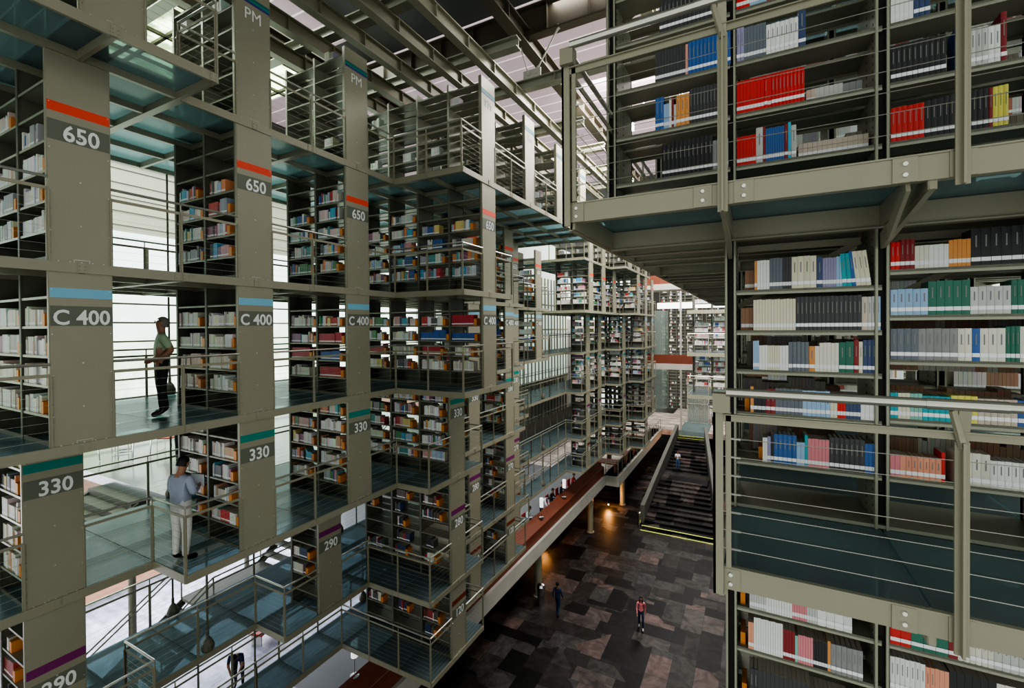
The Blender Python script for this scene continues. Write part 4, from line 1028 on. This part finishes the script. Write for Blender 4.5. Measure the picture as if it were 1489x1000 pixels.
# ================================================================== PEOPLE
def person(name_lab, loc, rz, J, H=1.72, top='whiteshirt', legs='blackcloth', shoes='shoe', hair='hair', sleeves='short', longhair=False, group=None, cap=None, female=False, girth=1.0):
    """J: dict of joint offsets overriding the standing pose (metres for a 1.72 m body, facing -Y)."""
    s = H/1.72
    P0 = {'pelvis': (0,0,.95), 'waist': (0,.0,1.08), 'chest': (0,.0,1.3), 'neck': (0,.01,1.45), 'head0': (0,-.01,1.54), 'head': (0,-.015,1.63), 'crown': (0,0,1.685),
          'shL': (.17,0,1.40), 'elL': (.235,.02,1.12), 'wrL': (.25,-.05,.88), 'haL': (.25,-.07,.80),
          'shR': (-.17,0,1.40), 'elR': (-.235,.02,1.12), 'wrR': (-.25,-.05,.88), 'haR': (-.25,-.07,.80),
          'hiL': (.095,0,.90), 'knL': (.1,-.015,.5), 'anL': (.1,.02,.09), 'toL': (.12,-.15,.035),
          'hiR': (-.095,0,.90), 'knR': (-.1,-.015,.5), 'anR': (-.1,.02,.09), 'toR': (-.12,-.15,.035)}
    P0.update({a: b for a, b in J.items() if a != 'face'})
    rad = {'pelvis': (.155,.11), 'waist': (.145,.1), 'chest': (.165,.11), 'neck': (.055,.055), 'head0': (.062,.068), 'head': (.078,.095), 'crown': (.05,.06),
           'sh': (.062,.062), 'el': (.045,.045), 'wr': (.032,.028), 'ha': (.04,.022), 'hi': (.088,.088), 'kn': (.06,.06), 'an': (.042,.042), 'to': (.04,.03)}
    if female: rad['chest'] = (.14,.11); rad['waist'] = (.12,.09)
    E = [('pelvis','waist'),('waist','chest'),('chest','neck'),('neck','head0'),('head0','head'),('head','crown')]
    for q in 'LR': E += [('chest','sh'+q),('sh'+q,'el'+q),('el'+q,'wr'+q),('wr'+q,'ha'+q),('pelvis','hi'+q),('hi'+q,'kn'+q),('kn'+q,'an'+q),('an'+q,'to'+q)]
    names = list(P0); idx = {n: k for k, n in enumerate(names)}
    V = [tuple(Vector(P0[n])) for n in names]; RA = [rad[n] if n in rad else rad[n[:2]] for n in names]
    ED = [(idx[a], idx[b]) for a, b in E]; SEG = list(E)
    # fingers
    for q in 'LR':
        h = Vector(P0['ha'+q]); w = Vector(P0['wr'+q]); d = (h-w).normalized(); side = d.cross(Vector((0,1,0)));
        if side.length < .2: side = Vector((1,0,0))
        side.normalize(); 
        for k in range(4):
            a = h+side*((k-1.5)*.018); tip = a+d*(.055+.008*(1 if k in (1,2) else 0))+Vector((0,-.02,0)); V.append(tuple(a+d*.02)); V.append(tuple(tip)); RA += [(.0095,.0095),(.008,.008)]
            n = len(V); ED += [(idx['ha'+q], n-2), (n-2, n-1)]; SEG += [('ha'+q,'f'), ('f','f')]
        a = w+d*.03+side*(.04 if q == 'L' else -.04); V.append(tuple(a+d*.035)); RA.append((.01,.01)); ED.append((idx['wr'+q], len(V)-1)); SEG.append(('ha'+q,'f'))
    me = D.meshes.new('sk'); me.from_pydata([tuple(Vector(v)*s) for v in V], ED, []); o = D.objects.new('sk', me); C.objects.link(o)
    md = o.modifiers.new('s', 'SKIN'); md.use_smooth_shade = True; md.branch_smoothing = .5
    for k, r in enumerate(RA): 
        gg = girth if (k < len(names) and names[k][:4] not in ('head', 'crow', 'wrL', 'wrR', 'haL', 'haR')) else 1
        me.skin_vertices[0].data[k].radius = (r[0]*s*gg, r[1]*s*gg)
    me.skin_vertices[0].data[idx['pelvis']].use_root = True
    ss = o.modifiers.new('ss', 'SUBSURF'); ss.levels = 2; ss.render_levels = 2
    dg = bpy.context.evaluated_depsgraph_get(); ev = o.evaluated_get(dg); m2 = D.meshes.new_from_object(ev); D.objects.remove(o)
    m2.name = 'body'; m2.materials.clear()
    for mm in ('skin', top, legs, shoes): m2.materials.append(M[mm])
    segs = []
    for (a, b), (na, nb) in zip(ED, SEG):
        k = 0; nm = nb if nb != 'f' else na
        key = nb[:2]
        if nb == 'f' or na == 'f': k = 0
        elif nb in ('waist', 'chest') or (na == 'chest' and key == 'sh'): k = 1
        elif na == 'chest' and nb == 'neck': k = 1
        elif key == 'el': k = 1
        elif key == 'wr': k = 1 if sleeves == 'long' else 0
        elif key == 'hi' or key == 'kn' or key == 'an': k = 2
        elif key == 'to': k = 3
        segs.append((Vector(V[a])*s, Vector(V[b])*s, k, nb))
    for p in m2.polygons:
        c = p.center; best = 9; mk = 0
        for a, b, k, nb in segs:
            ab = b-a; L = ab.length_squared or 1e-9; t = max(0, min(1, (c-a).dot(ab)/L)); dd = (a+ab*t-c).length
            kk = k
            if nb == 'neck' and t > .75: kk = 0
            if nb[:2] == 'el' and sleeves == 'short' and t > .75: kk = 0
            if nb[:2] == 'an' and t > .9: kk = 3
            if dd < best: best = dd; mk = kk
        p.material_index = mk; p.use_smooth = True
    body = obj('person', None, None, loc, (0, 0, rz)); body.empty_display_size = .1
    tag(body, name_lab, 'person', group)
    obj('body', m2, body)
    # head details
    h = Vector(P0['head'])*s; n0 = (Vector(P0['head'])-Vector(P0['head0'])).normalized(); fdir = J.get('face', Vector((0,-1,0))); fdir = Vector(fdir).normalized()
    up = Vector((0,0,1)); sd = fdir.cross(up).normalized(); up = sd.cross(fdir)
    hb = MB(); N = 12
    c = h+up*.025*s-fdir*.018*s
    rings = []
    for j in range(7):
        ph = PI/2*(j/6)*1.25-.35
        for i in range(N):
            th = 2*PI*i/N; f = math.cos(th)
            low = -.35 if f > .2 else -1.0      # hairline higher on the face side
            pz = math.sin(ph) if j else (low if f > 0.2 else -.75)
            rr = math.cos(ph) if j else .95
            hb.v.append(tuple(c + fdir*(f*rr*.103*s*(1 if f < 0 else .86)) + sd*(math.sin(th)*rr*.088*s) + up*(max(pz, .28 if f > .45 else -1)*.1*s)))
    for j in range(6):
        for i in range(N):
            a = (i+1) % N; hb.f.append((j*N+i, j*N+a, (j+1)*N+a, (j+1)*N+i)); hb.m.append(0)
    hb.f.append(tuple(6*N+i for i in range(N))); hb.m.append(0)
    if longhair:
        hb.tube(c-fdir*.05*s, c-fdir*.03*s-up*.38*s+sd*.06*s, .085*s, 8, r2=.03*s); hb.tube(c+sd*.06*s, c+sd*.1*s-up*.36*s+fdir*.06*s, .04*s, 8, r2=.02*s); hb.tube(c-sd*.06*s, c-sd*.1*s-up*.36*s+fdir*.06*s, .04*s, 8, r2=.02*s)
    hm = hb.mesh('hair', hair if not cap else cap)
    for p in hm.polygons: p.use_smooth = True
    obj('hair', hm, body)
    fb = MB(); fc = h+fdir*.085*s
    fb.tube(fc+up*.02*s-fdir*.01*s, fc+fdir*.008*s-up*.02*s, .007*s, 6, r2=.013*s)
    for q in (-1, 1): fb.tube(h+sd*(q*.076*s)-up*.0*s-fdir*.0, h+sd*(q*.092*s), .024*s, 8, r2=.02*s)
    obj('nose_and_ears', fb.mesh('face', 'skin'), body)
    eb = MB()
    for q in (-1, 1): eb.dome(h+fdir*.088*s+sd*(q*.032*s)+up*.018*s, .009*s, tuple(fdir), 8)
    eb.bar(h+fdir*.088*s-up*.045*s-sd*.022*s, h+fdir*.088*s-up*.045*s+sd*.022*s, .006, .008)
    obj('eyes_and_mouth', eb.mesh('features', 'hair'), body)
    return body
# man 1: looking up to the left, hands behind... forearms forward on the rail
person('man in a pale green shirt and black trousers looking up by the windows', (-9.45, 4.30, 0), -.3,
       {'head0': (0,.0,1.54), 'head': (0,.0,1.63), 'crown': (0,.03,1.68), 'face': (0,-1,.28), 'elL': (.23,.12,1.14), 'wrL': (.18,-.08,1.0), 'haL': (.13,-.16,.97), 'elR': (-.23,.12,1.14), 'wrR': (-.18,-.08,1.0), 'haR': (-.13,-.16,.97),
        'chest': (0,.0,1.29), 'pelvis': (0,.02,.95), 'toL': (.14,-.17,.035), 'anL': (.1,-.0,.09), 'knR': (-.1,-.0,.5), 'anR': (-.12,.08,.09), 'toR': (-.2,-.08,.035)}, 1.76, 'greenshirt', 'blackcloth', 'shoe', 'greyhair', girth=1.3)
# man 2 reading at the shelf, seen from behind, facing the shelf (+Y)
person('man in a grey blue shirt and light trousers reading at the second 330 bookcase', (-8.78, 4.26, -2.47), PI+.25,
       {'head0': (0,-.03,1.53), 'head': (0,-.06,1.61), 'crown': (0,-.05,1.67), 'face': (0,-1,-.35), 'elL': (.24,-.02,1.14), 'wrL': (.12,-.22,1.16), 'haL': (.07,-.28,1.18), 'elR': (-.24,-.02,1.14), 'wrR': (-.12,-.22,1.16), 'haR': (-.07,-.28,1.18),
        'toL': (.16,-.16,.035), 'toR': (-.14,-.17,.035)}, 1.8, 'blueshirt', 'beige', 'shoe', 'hair', 'long', girth=1.22)
o = thing('book', 'open book held by the man in the grey blue shirt', 'book', (-8.86, 4.58, -1.27), PI+.25)
obj('cover', MB().quad((-.15,0,.03),(0,0,0),(0,-.02,.21),(-.15,-.02,.24)).quad((0,0,0),(.15,0,.03),(.15,-.02,.24),(0,-.02,.21)).mesh('cover', 'bl_') if False else MB().box(-.15,.15,-.012,0,0,.22).mesh('cover', 'navycloth'), o)
obj('pages', MB().box(-.14,.14,0,.012,.006,.214).mesh('pages', 'whiteshirt'), o)
walk = {'knL': (.09,-.12,.5), 'anL': (.09,-.1,.09), 'toL': (.1,-.28,.05), 'knR': (-.09,.02,.5), 'anR': (-.09,.22,.13), 'toR': (-.1,.08,.04), 'elL': (.22,.1,1.13), 'wrL': (.22,.06,.9), 'haL': (.22,.05,.82), 'elR': (-.22,-.04,1.13), 'wrR': (-.2,-.18,.92), 'haR': (-.2,-.22,.85)}
person('woman in a pink jacket with long dark hair walking across the dark stone floor', (-4.85, 22.4, -13.2), .25, walk, 1.58, 'pink', 'navycloth', 'paleshoe', 'hair', 'long', True, female=True)
person('person in navy clothes seen from behind beside the steel bollard', (-8.85, 21.5, -13.2), PI-.1, walk, 1.72, 'navycloth', 'navycloth', 'shoe', 'hair', 'long')
stz = [z for (a, b_, z) in steps if a <= 43.2 < b_]
person('person in a white shirt and blue jeans coming down the staircase', (-6.0, 43.0, (stz[0] if stz else -11.5)), .1, {'elL': (.22,0,1.12), 'wrL': (.12,-.18,1.12), 'haL': (.06,-.22,1.16), 'elR': (-.22,0,1.12), 'wrR': (-.12,-.18,1.12), 'haR': (-.06,-.22,1.16)}, 1.7, 'whiteshirt', 'jeans', 'shoe')
person('person in black trousers on the polished grey floor', (-15.6, 7.6, -2.47), 1.2, {}, 1.75, 'blackcloth', 'blackcloth')
bend = {'waist': (0,-.08,1.06), 'chest': (0,-.26,1.2), 'neck': (0,-.4,1.26), 'head0': (0,-.47,1.28), 'head': (0,-.53,1.27), 'crown': (0,-.57,1.3), 'face': (0,-.6,-.8),
        'shL': (.17,-.34,1.24), 'elL': (.2,-.4,.98), 'wrL': (.12,-.48,.8), 'haL': (.08,-.52,.74), 'shR': (-.17,-.34,1.24), 'elR': (-.2,-.4,.98), 'wrR': (-.12,-.48,.8), 'haR': (-.08,-.52,.74)}
person('person in dark clothes and a cap bending down on the bright lower floor', (-14.45, 8.6, -9.8), .8, bend, 1.72, 'navycloth', 'blackcloth', cap='hair')
sit = {'pelvis': (0,0,.5), 'waist': (0,-.01,.64), 'chest': (0,-.05,.86), 'neck': (0,-.08,1.0), 'head0': (0,-.11,1.08), 'head': (0,-.14,1.17), 'crown': (0,-.13,1.22), 'face': (0,-1,-.4),
       'shL': (.17,-.06,.96), 'elL': (.22,-.14,.7), 'wrL': (.14,-.36,.76), 'haL': (.1,-.43,.78), 'shR': (-.17,-.06,.96), 'elR': (-.22,-.14,.7), 'wrR': (-.14,-.36,.76), 'haR': (-.1,-.43,.78),
       'hiL': (.1,-.05,.49), 'knL': (.12,-.42,.5), 'anL': (.12,-.4,.09), 'toL': (.13,-.56,.035), 'hiR': (-.1,-.05,.49), 'knR': (-.12,-.42,.5), 'anR': (-.12,-.4,.09), 'toR': (-.13,-.56,.035)}
for (x, y, top, lab, rz) in ((-11.25, 23.0, 'whiteshirt', 'person in a white shirt on a red seat, first at the wooden counter', PI/2), (-11.2, 26.2, 'blackcloth', 'person in black seated between the two counter lamps', PI/2), (-11.1, 27.6, 'blackcloth', 'person in dark clothes seated just past the second counter lamp', PI/2), (-11.05, 29.6, 'redcloth', 'person in a red top seated farthest along the wooden counter', PI/2)):
    person(lab, (x, y, -9.8), rz, sit, 1.72, top, 'blackcloth', 'shoe', 'hair', 'long')
    t = thing('counter_stool', 'red stool under the ' + lab.split(',')[0].split(' at ')[0], 'stool', (x, y, -9.8))
    obj('seat', MB().box(-.25, .2, -.22, .22, .36, .41).mesh('seat', 'redseat'), t); obj('leg', MB().tube((0,0,0), (0,0,.37), .03, 8).mesh('leg', 'chrome'), t); obj('backrest', MB().box(-.3, -.25, -.22, .22, .36, .8).mesh('backrest', 'redseat'), t)
person('person in a pale shirt leaning over the wooden counter behind the first lamp', (-11.15, 24.6, -9.8), PI/2, bend, 1.7, 'whiteshirt', 'blackcloth', sleeves='long')
person('distant person in lilac beside the glass booth at the top of the stairs', (-4.0, 56.5, -9.8), 0, {}, 1.7, 'blueshirt', 'blackcloth')

# ================================================================== LIGHT, WORLD, CAMERA
w = D.worlds.new('World'); SC.world = w; w.use_nodes = True
w.node_tree.nodes['Background'].inputs[0].default_value = (.80, .84, .80, 1); w.node_tree.nodes['Background'].inputs[1].default_value = .78
def area_(): pass
def area(name, loc, rot, sx, sy, e, col=(1,1,1)):
    l = D.lights.new(name, 'AREA'); l.shape = 'RECTANGLE'; l.size = sx; l.size_y = sy; l.energy = e; l.color = col
    o = D.objects.new(name, l); C.objects.link(o); o.location = loc; o.rotation_euler = rot; return o
area('skylight_hall', (-2.6, 20, ZR-.3), (0, 0, 0), 5, 16, 1700, (1, .97, .95))
area('daylight_left', (-24.1, 9, -6.0), (0, -PI/2, 0), 6, 24, 1250, (.86, .9, 1))
area('fill_far_stacks', (-2.8, 17, 10.6), (math.radians(58), 0, 0), 6, 3, 1500, (1, .98, .95))  # added fill lamp, tilted forward to brighten the far stack faces
area('skylight_left', (-13.5, 6, 10.9), (0, 0, 0), 5, 14, 750, (.9, 1, .98))
area('fill_counter', (-18.5, 27, -5.6), (0, math.radians(-60), 0), 3, 16, 260, (.95, .97, 1))  # lamp added indoors to brighten the people and floor behind the counter
area('daylight_right', (7.9, 10, 1.5), (0, math.radians(90), 0), 6, 12, 750, (.93, 1, .97))
area('skylight_far', (-6, 48, ZR-.3), (0, 0, 0), 8, 26, 4200, (1, .96, .92))

cam = D.cameras.new('Camera'); co = D.objects.new('Camera', cam); C.objects.link(co); SC.camera = co
F = 662.08; cam.sensor_fit = 'HORIZONTAL'; cam.sensor_width = 36; cam.lens = F*36/1489; cam.shift_y = -(500-482.0)/1489; cam.clip_end = 300; cam.clip_start = .05
yaw, pi_, ro = map(math.radians, (27.89364202, .55084018, -.40097621))
f = Vector((-math.sin(yaw), math.cos(yaw), 0)); r = Vector((math.cos(yaw), math.sin(yaw), 0)); u = Vector((0,0,1))
f, u = f*math.cos(pi_)-u*math.sin(pi_), u*math.cos(pi_)+f*math.sin(pi_)
r, u = r*math.cos(ro)+u*math.sin(ro), u*math.cos(ro)-r*math.sin(ro)
co.matrix_world = Matrix(((r.x, u.x, -f.x, 0), (r.y, u.y, -f.y, 0), (r.z, u.z, -f.z, 1.55), (0,0,0,1)))
SC.view_settings.view_transform = 'AgX'
try: SC.view_settings.look = 'AgX - High Contrast'
except Exception: pass
SC.view_settings.exposure = 0.8
SC.cycles.use_denoising = True
SC.cycles.max_bounces = 7; SC.cycles.diffuse_bounces = 3; SC.cycles.glossy_bounces = 3; SC.cycles.transparent_max_bounces = 12
